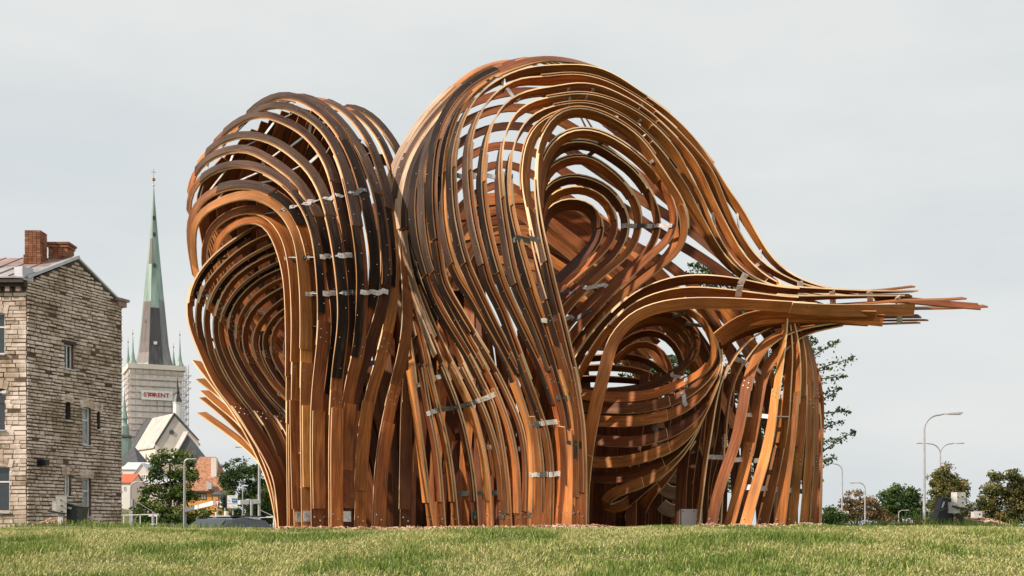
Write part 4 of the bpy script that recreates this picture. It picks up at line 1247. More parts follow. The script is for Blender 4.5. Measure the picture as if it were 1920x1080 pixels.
S = [
 # ground end upward; the traced line is the near edge
 dict(p=[(815, GY), (795, 838), (782, 740), (771, 653), (757, 565), (744, 490), (735, 430), (735, 385), (745, 325), (768, 275), (800, 225), (845, 175), (893, 135), (945, 117), (1000, 120), (1060, 170), (1110, 260)], c='e'),
 dict(p=[(836, GY), (824, 849), (807, 760), (790, 653), (773, 575), (757, 510), (744, 450), (740, 400), (746, 345), (766, 290), (800, 236), (848, 181), (900, 139), (955, 118), (1010, 124), (1070, 180), (1130, 270)], c='e'),
 dict(p=[(861, GY), (850, 880), (835, 800), (823, 755), (800, 660), (778, 585), (762, 530), (751, 470), (749, 410), (754, 350), (773, 292), (806, 240), (853, 186), (906, 141), (960, 117), (1015, 116), (1090, 170), (1160, 260)], c='e'),
 dict(p=[(898, GY), (893, 915), (880, 830), (860, 755), (830, 680), (800, 605), (778, 548), (762, 480), (757, 420), (762, 355), (780, 296), (812, 244), (858, 190), (912, 144), (965, 116), (1020, 113), (1100, 165), (1180, 260)], c='e'),
 dict(p=[(924, GY), (918, 890), (905, 820), (887, 757), (858, 698), (828, 640), (798, 570), (778, 508), (768, 440), (769, 370), (785, 305), (815, 252), (861, 196), (915, 149), (968, 118), (1025, 112), (1110, 165), (1200, 265)], c='e'),
 dict(p=[(950, GY), (944, 885), (929, 818), (907, 757), (880, 705), (850, 640), (815, 570), (790, 510), (778, 440), (777, 370), (790, 310), (820, 258), (866, 202), (920, 152), (972, 120), (1030, 111), (1115, 150), (1215, 250)], c='e'),
 dict(p=[(960, GY), (955, 905), (944, 826), (927, 755), (905, 710), (884, 667), (853, 616), (824, 564), (802, 500), (788, 440), (784, 370), (795, 310), (826, 252), (871, 199), (924, 150), (975, 121), (1040, 112), (1110, 128), (1190, 180), (1280, 260)], c='m'),
 dict(p=[(978, GY), (973, 870), (960, 804), (944, 757), (920, 702), (893, 653), (867, 607), (844, 562), (822, 514), (806, 450), (801, 367), (805, 300), (826, 246), (870, 192), (915, 150), (962, 126), (1010, 111), (1065, 113), (1140, 138), (1225, 195), (1300, 262)], c='m'),
 dict(p=[(990, GY), (991, 870), (982, 804), (964, 757), (931, 689), (893, 627), (862, 575), (835, 525), (829, 480), (820, 420), (817, 360), (820, 300), (828, 256), (850, 206), (880, 170), (915, 147), (960, 128), (1005, 114), (1060, 113), (1120, 128), (1200, 172), (1290, 248), (1350, 330), (1395, 400)], c='m'),
 dict(p=[(1003, GY), (1004, 870), (998, 804), (984, 757), (960, 685), (938, 642), (913, 598), (889, 553), (864, 515), (848, 470), (838, 420), (835, 360), (838, 300), (848, 250), (866, 204), (890, 172), (925, 148), (968, 130), (1010, 117), (1060, 114), (1104, 120), (1150, 140), (1215, 184), (1290, 246), (1340, 305)], c='m'),
 dict(p=[(1020, GY), (1020, 880), (1012, 810), (1000, 745), (976, 693), (942, 627), (920, 582), (898, 535), (878, 489), (866, 440), (858, 400), (854, 350), (853, 300), (862, 250), (880, 203), (900, 174), (925, 154), (958, 136), (1000, 124)] + arcF, c='f'),
 dict(p=[(1037, GY), (1038, 880), (1030, 815), (1011, 756), (998, 720), (964, 627), (940, 564), (924, 535), (909, 478), (895, 424), (886, 362), (882, 300), (885, 263), (896, 223), (915, 188), (940, 164), (975, 146)] + arcE, c='f'),
 dict(p=[(1063, GY), (1062, 890), (1056, 800), (1047, 760), (1024, 693), (993, 627), (967, 573), (948, 530), (927, 460), (915, 400), (909, 344), (911, 300), (915, 263), (925, 228), (943, 196), (972, 176), (1005, 166)] + arcD, c='f'),
 dict(p=[(1070, GY), (1070, 890), (1064, 800), (1052, 745), (1030, 670), (1005, 602), (984, 555), (970, 520), (958, 460), (947, 389), (941, 333), (941, 300), (946, 255), (962, 216), (990, 193), (1018, 184)] + arcC, c='f'),
 dict(p=[(1078, GY), (1080, 890), (1078, 810), (1071, 760), (1062, 730), (1047, 676), (1029, 615), (1013, 573), (998, 525), (978, 455), (964, 400), (958, 355), (959, 300), (965, 266), (981, 232), (1010, 207)] + arcB, c='f'),
 dict(p=[(1091, GY), (1091, 880), (1089, 780), (1084, 735), (1062, 658), (1040, 587), (1019, 522), (1004, 473), (995, 433), (984, 378), (978, 344), (980, 300), (987, 266), (1002, 237), (1022, 221)] + arcA[:8] + [(1240, 330), (1262, 370), (1276, 400), (1281, 428), (1275, 460), (1258, 486), (1235, 508), (1200, 537), (1160, 571)], c='r'),
 dict(p=[(1100, GY), (1100, 880), (1096, 790), (1091, 760), (1084, 713), (1071, 658), (1053, 582), (1037, 520), (1029, 482), (1018, 438), (1009, 389), (1004, 344), (1005, 300), (1009, 272), (1018, 248), (1030, 228)] + arcA, c='r'),
]
s_strips = []
nS = len(S)
for k, g in enumerate(S):
    f = k / (nS - 1)
    d_base = .30 - .85 * f
    d_mid = .15 - 1.05 * f
    if g['c'] == 'e':
        d = [(0, d_base), (.25, d_mid), (.5, .35 - .6 * f), (.72, .7), (.85, 1.2), (1, 1.9)]
        a = [(0, 55), (.12, 68), (.35, 62), (.5, 42), (.7, 66), (.85, 85), (1, 95)]
    elif g['c'] == 'm':
        d = [(0, d_base), (.25, d_mid), (.45, d_mid + .1), (.68, .5), (.85, .9), (1, 1.0)]
        a = [(0, 50), (.12, 68), (.28, 62), (.45, 40), (.6, 55), (.72, 82), (.82, 100), (1, 112)]
    elif g['c'] == 'f':
        d = [(0, d_base), (.18, d_mid), (.32, d_mid - .1), (.48, d_mid + .25), (.6, d_mid * .5 + .25), (.8, .25), (1, .05)]
        a = [(0, 34), (.05, 58), (.2, 62), (.3, 48), (.40, 50), (.46, 75), (.52, 118), (.58, 150), (.78, 150), (.88, 122), (1, 96)]
    else:
        d = [(0, d_base), (.2, d_mid), (.32, d_mid - .1), (.42, d_mid), (.55, d_mid + .35), (.7, d_mid + .5), (.85, .0), (1, .35)]
        a = [(0, 34), (.06, 56), (.17, 57), (.26, 46), (.32, 54), (.38, 88), (.44, 122), (.55, 138), (.72, 118), (.85, 122), (1, 140)]
    st = Strip(g['p'], d, a, edge=True)
    s_strips.append(st)
    if g['c'] == 'e':
        mm = [(W_PALE, W_PALE), (W_WEATHER, W_PALE), (W_DARK, W_WEATHER), (W_PALE, W_PALE), (W_PALE, W_WEATHER), (W_DARK, W_WEATHER)][k]  # pale plies carry the sun's grazing sheen as colour
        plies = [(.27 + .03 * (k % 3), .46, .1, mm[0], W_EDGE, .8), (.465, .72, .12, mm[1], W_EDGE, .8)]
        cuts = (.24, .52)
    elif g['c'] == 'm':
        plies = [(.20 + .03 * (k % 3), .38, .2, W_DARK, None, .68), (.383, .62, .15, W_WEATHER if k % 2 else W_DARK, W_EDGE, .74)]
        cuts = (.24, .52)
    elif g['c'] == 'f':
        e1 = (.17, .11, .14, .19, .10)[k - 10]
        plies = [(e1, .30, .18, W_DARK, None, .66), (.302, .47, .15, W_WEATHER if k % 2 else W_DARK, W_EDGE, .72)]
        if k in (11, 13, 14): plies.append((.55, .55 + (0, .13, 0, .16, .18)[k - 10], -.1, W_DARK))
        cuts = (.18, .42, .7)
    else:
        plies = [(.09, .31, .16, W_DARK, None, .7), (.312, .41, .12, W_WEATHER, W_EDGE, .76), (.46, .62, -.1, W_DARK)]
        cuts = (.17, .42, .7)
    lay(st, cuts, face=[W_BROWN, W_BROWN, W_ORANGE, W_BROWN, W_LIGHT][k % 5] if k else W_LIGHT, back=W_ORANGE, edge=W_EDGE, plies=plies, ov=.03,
        double=[(.0, .12, .2, 1)] if g['c'] == 'f' else ([(.02, .2, .22, 1)] if g['c'] == 'm' else [(.04, .25, .25, 1)]))
    foot_bolts(st)
    if k in (3, 5, 9, 12): base_plate(st)
strap_row(s_strips[6:15], rows_for(s_strips[6:15], 328, 330, .2, .55), lift=-.03)
strap_row(s_strips[1:8], rows_for(s_strips[1:8], 775, 738), lift=.02)
strap_row(s_strips[0:6], rows_for(s_strips[0:6], 724, 690), lift=-.02)
strap_row(s_strips[2:9], rows_for(s_strips[2:9], 926, 922), lift=-.02)
strap_row(s_strips[4:11], rows_for(s_strips[4:11], 840, 846), lift=-.03, skip=(2,))
strap_row(s_strips[9:13], rows_for(s_strips[9:13], 890, 888), lift=.02)
strap_row(s_strips[10:13], rows_for(s_strips[10:13], 795, 790), lift=.02)
strap_row(s_strips[12:17], rows_for(s_strips[12:17], 605, 598), lift=.012, skip=(0, 1))
strap_row(s_strips[13:17], rows_for(s_strips[13:17], 745, 745), lift=.012, m=STEEL_D)
strap_row(s_strips[14:17], rows_for(s_strips[14:17], 450, 446, .1, .5), lift=.02, m=STEEL_D)
def u_at_col(s, px, u0, u1):
    c = 960 + s.C[:, 0] / s.C[:, 1] * F_PX
    for i in range(len(c) - 1):
        if u0 <= s.u[i] <= u1 and (c[i] - px) * (c[i + 1] - px) <= 0:
            return s.u[i]
    return None
strap_row(s_strips[6:13], [u_at_col(s, 900 + 12 * i, .35, .75) for i, s in enumerate(s_strips[6:13])], lift=-.02)
for cx, i0, i1 in ((1078, 12, 15), (1112, 12, 14), (1165, 14, 16), (1210, 10, 13), (1210, 13, 15), (1236, 15, 17), (1268, 11, 13), (1330, 10, 12), (1318, 13, 15), (1390, 10, 12), (1345, 12, 15), (1432, 10, 13), (1450, 12, 15)):
    sub = s_strips[i0:i1]
    strap_row(sub, [u_at_col(s, cx - 4 * i, .5, 1.0) for i, s in enumerate(sub)], lift=-.012, wide=.03, m=STEEL)

# inner loops of the opening, stepping back into the lobe
INNER = [
 [(1052, 600), (1022, 470), (1008, 380), (1010, 320), (1024, 280), (1049, 252), (1080, 240), (1120, 243), (1164, 264), (1198, 289), (1240, 332), (1258, 362), (1269, 389), (1272, 411), (1267, 438), (1251, 460), (1222, 484), (1198, 507), (1164, 540), (1127, 580), (1098, 613), (1073, 644), (1050, 690), (1035, 800)],
 [(1048, 610), (1020, 480), (1006, 400), (1006, 345), (1020, 300), (1044, 272), (1078, 262), (1120, 268), (1153, 289), (1187, 313), (1220, 356), (1233, 384), (1240, 411), (1238, 438), (1227, 464), (1207, 489), (1176, 516), (1147, 540), (1112, 573), (1064, 625), (1040, 690), (1025, 800)],
 [(1045, 620), (1018, 490), (1005, 410), (1006, 360), (1022, 318), (1048, 298), (1078, 290), (1105, 291), (1147, 318), (1173, 342), (1193, 371), (1203, 398), (1204, 424), (1198, 451), (1182, 478), (1151, 504), (1120, 529), (1089, 562), (1058, 598), (1035, 650), (1015, 780)],
 [(1040, 620), (1015, 490), (1004, 420), (1009, 373), (1027, 344), (1058, 329), (1084, 327), (1120, 338), (1147, 353), (1164, 376), (1178, 402), (1179, 433), (1169, 462), (1147, 491), (1120, 513), (1090, 542), (1055, 576), (1030, 620), (1010, 760)],
 [(1035, 600), (1012, 490), (1006, 420), (1013, 384), (1036, 358), (1071, 346), (1104, 349), (1138, 369), (1156, 398), (1160, 422), (1153, 451), (1133, 476), (1107, 500), (1076, 525), (1045, 556), (1015, 600), (1000, 740)],
 [(1030, 580), (1010, 490), (1008, 430), (1015, 400), (1030, 382), (1053, 371), (1080, 369), (1109, 378), (1129, 400), (1134, 424), (1129, 451), (1116, 471), (1093, 493), (1062, 522), (1036, 546), (1005, 585), (990, 700)],
]
inner = []
for k, p in enumerate(INNER):
    f = k / 5
    d = [(0, .15 + .5 * f), (.2, -.35 + .8 * f), (.45, -.15 + .8 * f), (.65, -.05 + .75 * f), (.82, .05 + .45 * f), (1, .5 + .3 * f)]
    st = Strip(p, d, [(0, 90), (.15, 100), (.3, 128), (.5, 132), (.65, 122), (.8, 130), (1, 150)], edge=True, w=BW if k < 5 else BW * 1.5)
    inner.append(st)
    lay(st, (.2, .5, .74), face=W_BROWN, back=[W_ORANGE, W_BROWN][k % 2], edge=W_EDGE, ov=.03,
        plies=[(.26, .5 + .03 * k, 0, W_DARK, W_EDGE)] if k < 4 else [])
strap_row([s_strips[16]] + inner[0:4], [u_at_col(s_strips[16], 1290, .6, .9)] + [s.u_at_row(424, .45, .75) for s in inner[0:4]], lift=-.02, wide=.036, skip=())
for uu in (.31, .40):
    strap_row(inner[0:5], [uu] * 5, lift=.015, m=STEEL_D, skip=(2,))
strap_row(inner[1:5], [.73, .74, .75, .76], lift=-.02)
strap_row(inner[0:3], [.80, .81, .82], lift=-.02)

# far side of the right lobe, seen through the opening and between the boards
BACK = [
 [(752, 360), (790, 270), (850, 212), (930, 178), (1010, 172), (1100, 205), (1190, 270), (1290, 372), (1390, 480), (1490, 556), (1540, 575)],
 [(762, 380), (800, 290), (860, 235), (930, 205), (1000, 205), (1090, 250), (1190, 322), (1290, 405), (1380, 488), (1470, 560)],
 [(772, 410), (815, 315), (870, 262), (930, 238), (995, 240), (1080, 290), (1190, 365), (1293, 430), (1370, 492), (1460, 565)],
 [(782, 440), (830, 340), (880, 292), (935, 272), (990, 280), (1070, 330), (1167, 388), (1240, 438), (1298, 471), (1360, 513), (1430, 575), (1480, 640)],
 [(795, 470), (845, 365), (895, 322), (945, 306), (1000, 328), (1065, 372), (1130, 420), (1180, 455), (1253, 495), (1310, 545), (1380, 620), (1430, 720)],
 [(810, 500), (858, 395), (905, 355), (955, 345), (1016, 402), (1060, 437), (1102, 469), (1180, 535), (1260, 612), (1330, 700), (1380, 800)],
 [(830, 520), (870, 430), (920, 395), (965, 395), (1025, 443), (1089, 493), (1150, 560), (1220, 650), (1290, 760), (1330, 860)],
 [(850, 545), (890, 460), (930, 430), (975, 440), (1035, 490), (1076, 516), (1130, 580), (1190, 680), (1240, 800)],
]
for k, p in enumerate(BACK):
    st = Strip(p, [(0, 1.0), (.2, 1.6), (.5, 1.7 - .03 * k), (.8, 1.3), (1, .9)], [(0, 40), (.3, 48), (.5, 22), (.8, 30), (1, 40)])
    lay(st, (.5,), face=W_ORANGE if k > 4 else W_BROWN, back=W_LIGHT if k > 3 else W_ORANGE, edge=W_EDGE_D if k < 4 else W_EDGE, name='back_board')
for k in range(26):      # standing boards behind the S-shaped front
    f = k / 25
    xb = 725 + 365 * f + random.uniform(-4, 4)
    ln_ = random.uniform(-18, 18)
    p = [(xb, GY), (xb + ln_ * .3, 850), (xb + ln_ * .8 + 6 * f, 720), (xb + ln_ * 1.2 - 14 * f, 590 + 40 * f)] + ([(xb + ln_ * 1.3 + 20 - 60 * f, 470)] if f < .55 else [])
    st = Strip(p, [(0, .7 + .45 * (k % 3) / 2), (.5, 1.0 + .3 * (k % 2)), (1, 1.5)], [(0, random.uniform(-25, 25)), (1, 20)], w=BW * 1.05)
    lay(st, (), face=[W_BROWN, W_BROWN, W_ORANGE, W_BROWN][k % 4], edge=W_EDGE_D, name='back_board')
for k in range(8):       # boards between the two lobes
    xb = 722 + k * 13
    st = Strip([(xb, GY), (xb + 3, 860), (xb + 8, 720), (xb + 6, 600), (xb, 480), (xb - 14, 380)], [(0, 1.25 + .12 * (k % 2)), (1, 1.7)], [(0, -8), (1, 12)], w=BW * 1.15)
    lay(st, (), face=W_BROWN if k % 3 else W_ORANGE, edge=W_EDGE_D, bolts=False, name='back_board')
for k in range(9):       # crossing boards that close the far side of the opening
    f = k / 8
    p = [(800 + 70 * f, 560 - 180 * f), (900 + 60 * f, 520 - 150 * f), (1010 + 60 * f, 545 - 165 * f), (1110 + 70 * f, 610 - 150 * f), (1200 + 80 * f, 700 - 140 * f)]
    st = Strip(p, [(0, 2.0), (.5, 2.1), (1, 1.8)], [(0, 20), (1, 15)], w=BW * 1.25)
    lay(st, (), face=[W_BROWN, W_ORANGE, W_LIGHT][k % 3], edge=W_EDGE, name='back_board')
for k in range(7):       # far boards between the fan and the funnel
    f = k / 6
    st = Strip([(1035 + 10 * f, 640 + 20 * f), (1090 + 18 * f, 628 + 18 * f), (1150 + 14 * f, 640 + 14 * f), (1220 - 10 * f, 690 + 10 * f)], [(0, 1.2), (1, 1.7)], [(0, 20), (1, 25)], w=BW * 1.1)
    lay(st, (), face=[W_BROWN, W_ORANGE][k % 2], edge=W_EDGE_D, bolts=False, name='back_board')
for k in range(12):      # boards behind the funnel, the shade there put into their brown
    f = k / 11
    xb = 1098 + 235 * f
    st = Strip([(xb, GY), (xb + 4, 900), (xb + 10 - 16 * f, 820), (xb + 14 - 24 * f, 748)], [(0, 1.35 + .2 * (k % 2)), (1, 1.6)], [(0, random.uniform(-15, 15)), (1, 10)], w=BW * 1.2)
    lay(st, (), face=W_BROWN, edge=W_EDGE_D, bolts=False, name='back_board')

# ---- the tail: boards sweeping right out of the fan
def tail(p, d, a, cuts=(), face=None, edge=None, w=BW, taper=None):
    st = Strip(p, d, a, w=w)
    lay(st, cuts, face=face or W_ORANGE, edge=edge or W_EDGE)
    return st
T1 = tail([(1093, GY), (1094, 920), (1100, 850), (1112, 780), (1133, 700), (1152, 638), (1187, 598), (1227, 580), (1276, 571), (1360, 570), (1420, 573), (1487, 577), (1560, 582), (1640, 582), (1714, 581)],
          [(0, -.25), (.3, -.75), (.6, -.6), (1, -.1)], [(0, 20), (.25, 12), (.4, -38), (.55, -28), (.75, -35), (.85, -12), (1, -8)], (.12, .78), face=W_LIGHT)
T2 = tail([(1048, 800), (1062, 750), (1084, 706), (1113, 655), (1138, 620), (1165, 593), (1200, 568), (1240, 553), (1290, 544), (1340, 546), (1387, 550), (1444, 556), (1487, 559), (1560, 557), (1690, 555)],
          [(0, .2), (.2, -.3), (.5, -.5), (1, 0)], [(0, 130), (.25, 120), (.36, 142), (.6, 132), (.8, 108), (1, 95)], (.3, .72))
T3 = tail([(1045, 780), (1058, 720), (1080, 678), (1109, 634), (1142, 596), (1176, 565), (1213, 543), (1258, 527), (1302, 521), (1350, 523), (1400, 530), (1450, 540), (1498, 543), (1560, 545), (1650, 547), (1716, 546)],
          [(0, .25), (.2, -.1), (.5, -.35), (1, .1)], [(0, 130), (.25, 120), (.36, 142), (.6, 132), (.8, 108), (1, 95)], (.3, .7), face=W_BROWN)
for p, dz, an, ct in [
    ([(1480, 541), (1520, 543), (1573, 543), (1626, 546), (1712, 537)], .15, 84, W_ORANGE),
    ([(1470, 552), (1600, 553), (1707, 554)], .2, 80, W_BROWN),
    ([(1500, 575), (1543, 573), (1644, 567), (1697, 563), (1768, 562), (1808, 559)], -.12, 82, W_ORANGE),
    ([(1640, 561), (1700, 563), (1760, 569), (1836, 575)], .05, 62, W_BROWN),
    ([(1560, 584), (1640, 580), (1715, 578), (1785, 577), (1848, 574)], .2, 80, W_ORANGE),
    ([(1560, 596), (1640, 594), (1724, 593)], .1, 76, W_BROWN),
    ([(1540, 602), (1656, 601), (1737, 600)], .15, 86, W_BROWN),
    ([(1540, 607), (1620, 608), (1722, 605)], .05, 86, W_BROWN),
    ([(1342, 633), (1376, 606), (1409, 592), (1476, 588), (1560, 590), (1640, 592)], -.2, -40, W_ORANGE),
    ([(1350, 638), (1387, 614), (1431, 601), (1487, 596), (1560, 596), (1656, 600)], -.15, -30, W_ORANGE),
    ([(1349, 648), (1382, 628), (1413, 618), (1453, 608), (1540, 600), (1630, 604)], 0.0, -50, W_BROWN),
    ([(1400, 600), (1460, 594), (1530, 591), (1600, 596), (1656, 601)], -.16, -6, W_ORANGE),
    ([(1380, 612), (1460, 598), (1540, 592), (1640, 590)], .3, 60, W_BROWN)]:
    tail(p, dz, an, face=ct, edge=W_EDGE_D)
for (c0, c1, yy, d) in (((1500, 527), (1504, 572), 0, 0), ((1560, 546), (1562, 570), 0, -.05), ((1630, 546), (1632, 566), 0, -.05), ((1683, 556), (1684, 568), 0, -.05), ((1686, 592), (1687, 606), 0, .02), ((1398, 513), (1388, 533), 0, -.3), ((1388, 535), (1384, 556), 0, -.42)):
    strap(P(*c0, D0 + d - .08), P(*c1, D0 + d - .02), np.array((0, -1.0, .1)), wide=.05, m=STEEL)

# ---- the lower funnel under the tail
FUN = [
 ([(1120, 600), (1180, 590), (1244, 587), (1271, 593), (1298, 613), (1311, 638), (1307, 660), (1289, 684), (1262, 704), (1231, 722), (1187, 733), (1130, 738), (1085, 735)], .25),
 ([(1140, 620), (1200, 590), (1250, 578), (1293, 582), (1316, 600), (1333, 629), (1342, 656), (1338, 678), (1320, 698), (1298, 712), (1262, 728), (1220, 742), (1180, 746), (1127, 745), (1085, 740)], -.1),
 ([(1320, 610), (1343, 640), (1351, 664), (1342, 689), (1311, 722), (1275, 745), (1235, 760), (1190, 767), (1127, 765), (1080, 760)], -.05),
 ([(1335, 630), (1349, 660), (1348, 690), (1327, 724), (1305, 750), (1270, 772), (1230, 785), (1177, 792), (1117, 790), (1075, 784)], -.1),
 ([(1345, 650), (1350, 680), (1346, 710), (1335, 737), (1315, 770), (1285, 797), (1245, 817), (1202, 829), (1152, 829), (1107, 824), (1070, 815)], -.12),
 ([(1352, 660), (1353, 690), (1340, 727), (1315, 779), (1290, 814), (1255, 841), (1210, 858), (1165, 867), (1102, 867), (1070, 860)], -.15),
 ([(1348, 700), (1335, 740), (1310, 790), (1280, 835), (1240, 870), (1197, 889), (1152, 898), (1105, 893), (1075, 880)], -.05),
 ([(1340, 730), (1318, 780), (1285, 840), (1245, 882), (1200, 908), (1160, 922), (1134, 934), (1128, 946), (1150, 955), (1175, 945), (1195, 925), (1215, 900)], .0),
 ([(1330, 750), (1300, 810), (1265, 860), (1230, 896), (1190, 930), (1165, 950), (1158, 965), (1168, GY)], .1),
 ([(1300, 830), (1262, 880), (1232, 915), (1205, 950), (1195, GY)], .3),
]
fun = []
for k, (p, dz) in enumerate(FUN):
    if k < 2:
        ang = [(0, 128), (.3, 122), (.55, 115), (.75, 145), (1, 160)]
    else:
        ang = [(0, 100), (.25, 118), (.5, 148), (1, 165)]
    st = Strip(p, [(0, dz + .2), (.4, dz), (.75, dz + .35), (1, dz + .7)], ang)
    fun.append(st)
    lay(st, (.55,) if k else (.5,), face=W_ORANGE, back=W_ORANGE if k % 2 else W_BROWN, edge=W_EDGE_D if k < 2 else W_EDGE)
strap_row(fun[0:2], [.30, .28], lift=-.02); strap_row(fun[0:2], [.36, .36], lift=-.02)
strap_row(fun[0:4], [.62, .62, .45, .42], lift=-.02, skip=(1,))
strap_row(fun[2:6], [.62, .60, .58, .55], lift=.014, m=STEEL_D)
for k, (p, dz) in enumerate([
    ([(1140, 650), (1180, 617), (1225, 603), (1262, 608), (1288, 632), (1297, 656), (1288, 684), (1265, 705)], .7),
    ([(1145, 665), (1180, 634), (1218, 621), (1250, 632), (1274, 662), (1282, 690), (1275, 712)], .95),
    ([(1150, 680), (1178, 652), (1210, 640), (1238, 656), (1258, 688), (1264, 716)], 1.2),
    ([(1050, 676), (1110, 672), (1165, 668), (1205, 672), (1240, 694), (1268, 722)], 1.3),
    ([(1045, 694), (1100, 690), (1160, 690), (1205, 697), (1245, 716), (1275, 736)], 1.2),
    ([(1045, 714), (1100, 710), (1160, 712), (1210, 716), (1250, 728)], 1.1),
    ([(1150, 640), (1190, 608), (1230, 596), (1276, 604), (1303, 634), (1306, 664)], .5)]):
    st = Strip(p, [(0, dz), (1, dz - .1)], [(0, 130), (.5, 122), (1, 118)])
    lay(st, (), face=W_BROWN, back=W_BROWN if k % 2 else W_ORANGE, edge=W_EDGE_D, name='back_board')
for x0, x1, dz in ((1178, 1190, .5), (1196, 1212, .7), (1226, 1240, .9), (1270, 1282, .2), (1283, 1300, .6), (1296, 1306, .9), (1312, 1330, .5), (1318, 1352, .9)):
    st = Strip([(x0 + 5, GY), (x0 + 8, 900), (x1 + 8, 800), (x1 + 20, 700)], [(0, dz), (1, dz + .2)], [(0, 20), (1, 40)])
    lay(st, (), face=W_BROWN, edge=W_EDGE_D)
# seats of short curved boards inside
for k, (y0, dz) in enumerate(((888, .9), (918, .8), (952, .7))):
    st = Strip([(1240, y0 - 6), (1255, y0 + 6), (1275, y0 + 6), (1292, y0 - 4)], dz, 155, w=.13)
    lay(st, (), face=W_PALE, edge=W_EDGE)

# ---- the right leg: a barrel of standing boards that gathers into the tail
LEG = [
 ([(1308, GY), (1322, 870), (1332, 807), (1342, 745), (1350, 715), (1362, 685), (1376, 664), (1395, 642), (1422, 622), (1455, 609), (1560, 600)], 66, .05),
 ([(1350, GY), (1356, 870), (1358, 795), (1365, 745), (1373, 715), (1382, 695), (1398, 670), (1418, 645), (1446, 627), (1500, 612), (1560, 605)], 72, .15),
 ([(1334, GY), (1341, 945), (1360, 882), (1380, 827), (1392, 765), (1400, 720), (1407, 688), (1422, 660), (1446, 635), (1478, 618), (1520, 607), (1570, 601)], 28, -.3),
 ([(1366, GY), (1385, 920), (1398, 870), (1412, 800), (1421, 745), (1426, 715), (1434, 690), (1446, 673), (1464, 651), (1489, 631), (1515, 618), (1575, 606)], 22, -.35),
 ([(1396, GY), (1415, 920), (1431, 870), (1447, 795), (1454, 730), (1461, 680), (1466, 640), (1470, 600), (1470, 570), (1455, 530)], 14, -.35),
 ([(1428, GY), (1445, 915), (1460, 845), (1470, 782), (1474, 725), (1478, 672), (1477, 635), (1472, 590), (1462, 550)], 8, -.35),
 ([(1461, GY), (1472, 895), (1482, 820), (1490, 745), (1492, 700), (1490, 655), (1484, 620), (1474, 580), (1466, 550)], 0, -.3),
 ([(1484, GY), (1496, 870), (1503, 770), (1505, 715), (1505, 670), (1498, 630), (1488, 600), (1475, 565)], -10, -.25),
 ([(1506, GY), (1516, 870), (1520, 770), (1519, 715), (1513, 670), (1504, 635), (1492, 603), (1478, 570)], -25, -.15),
 ([(1522, GY), (1531, 870), (1533, 775), (1530, 715), (1523, 670), (1511, 632), (1497, 603), (1482, 575)], -40, .0),
 ([(1538, GY), (1541, 870), (1539, 785), (1532, 720), (1524, 680), (1514, 645), (1503, 618), (1490, 590)], -60, .2),
]
leg = []
for k, (p, an, dz) in enumerate(LEG):
    dz += .09 if k % 2 else 0
    an = an * 1.35 if an < 0 else an * 1.1
    st = Strip(p, [(0, dz), (.5, dz - .05), (1, dz * .3 + .1)], w=BW * (.76 if k > 6 else .95), a= [(0, an), (.6, an), (.8, an + 30), (1, an + 50)] if k < 4 else ([(0, an + 6), (.3, an + 18), (.55, an + 42), (1, an + 55)] if k < 8 else [(0, an), (.5, an - 12), (1, an - 16)]))
    leg.append(st)
    lay(st, (.32 if k % 2 else .55,) if k not in (7, 9) else (.30, .6), face=W_ORANGE if k < 4 else [W_ORANGE, W_LIGHT, W_ORANGE][k % 3], edge=W_EDGE)
    foot_bolts(st)
for r0, i0, i1, lf in ((856, 0, 5, -.02), (776, 2, 6, -.02), (912, 3, 9, -.02), (830, 4, 9, -.03)):
    strap_row(leg[i0:i1], [s.u_at_row(r0 + 2 * i, 0, .8) for i, s in enumerate(leg[i0:i1])], lift=lf)
strap_row(leg[0:4], [s.u_at_row(668 + 10 * i, .3, 1) for i, s in enumerate(leg[0:4])], lift=-.02)
for k in range(10):     # its far side
    f = k / 9
    xb = 1330 + 200 * f
    p = [(xb, GY), (xb + 2, 860), (xb - 6 + 10 * f, 740), (xb - 40 + 20 * f, 650), (xb - 90 + 30 * f, 560)] if k % 2 else [(xb + 10, GY), (xb + 2, 850), (xb - 14, 720), (xb - 60, 640), (xb - 130, 545)]
    st = Strip(p, [(0, .9), (.5, 1.1), (1, 1.2)], [(0, random.uniform(-15, 20)), (1, 30)])
    lay(st, (), face=W_BROWN if k % 3 else W_ORANGE, edge=W_EDGE_D, bolts=False, name='back_board')
bo = BOLTS.build('bolts', BOLT, pav, kind='stuff')

# ------------------------------------------------------------------ trees
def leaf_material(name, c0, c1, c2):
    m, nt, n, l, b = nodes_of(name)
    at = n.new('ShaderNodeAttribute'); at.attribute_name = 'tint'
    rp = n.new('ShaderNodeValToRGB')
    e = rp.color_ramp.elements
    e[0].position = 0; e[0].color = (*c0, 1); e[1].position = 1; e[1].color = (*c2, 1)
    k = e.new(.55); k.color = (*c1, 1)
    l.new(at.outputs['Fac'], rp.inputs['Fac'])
    l.new(rp.outputs['Color'], b.inputs['Base Color'])
    b.inputs['Roughness'].default_value = .55
    b.inputs['Specular IOR Level'].default_value = .3
    tr = n.new('ShaderNodeBsdfTranslucent'); mx = n.new('ShaderNodeMixShader'); mx.inputs['Fac'].default_value = .28
    l.new(rp.outputs['Color'], tr.inputs['Color'])
    l.new(b.outputs['BSDF'], mx.inputs[1]); l.new(tr.outputs['BSDF'], mx.inputs[2])
    l.new(mx.outputs['Shader'], n['Material Output'].inputs['Surface'])
    return m
LEAF = leaf_material('green_leaves', (0.03, 0.06, 0.014), (0.09, 0.15, 0.03), (0.26, 0.27, 0.07))
LEAF_DK = leaf_material('deep_green_leaves', (0.022, 0.05, 0.015), (0.06, 0.11, 0.03), (0.16, 0.20, 0.06))
LEAF_OL = leaf_material('olive_leaves', (0.045, 0.055, 0.016), (0.13, 0.135, 0.035), (0.32, 0.24, 0.09))
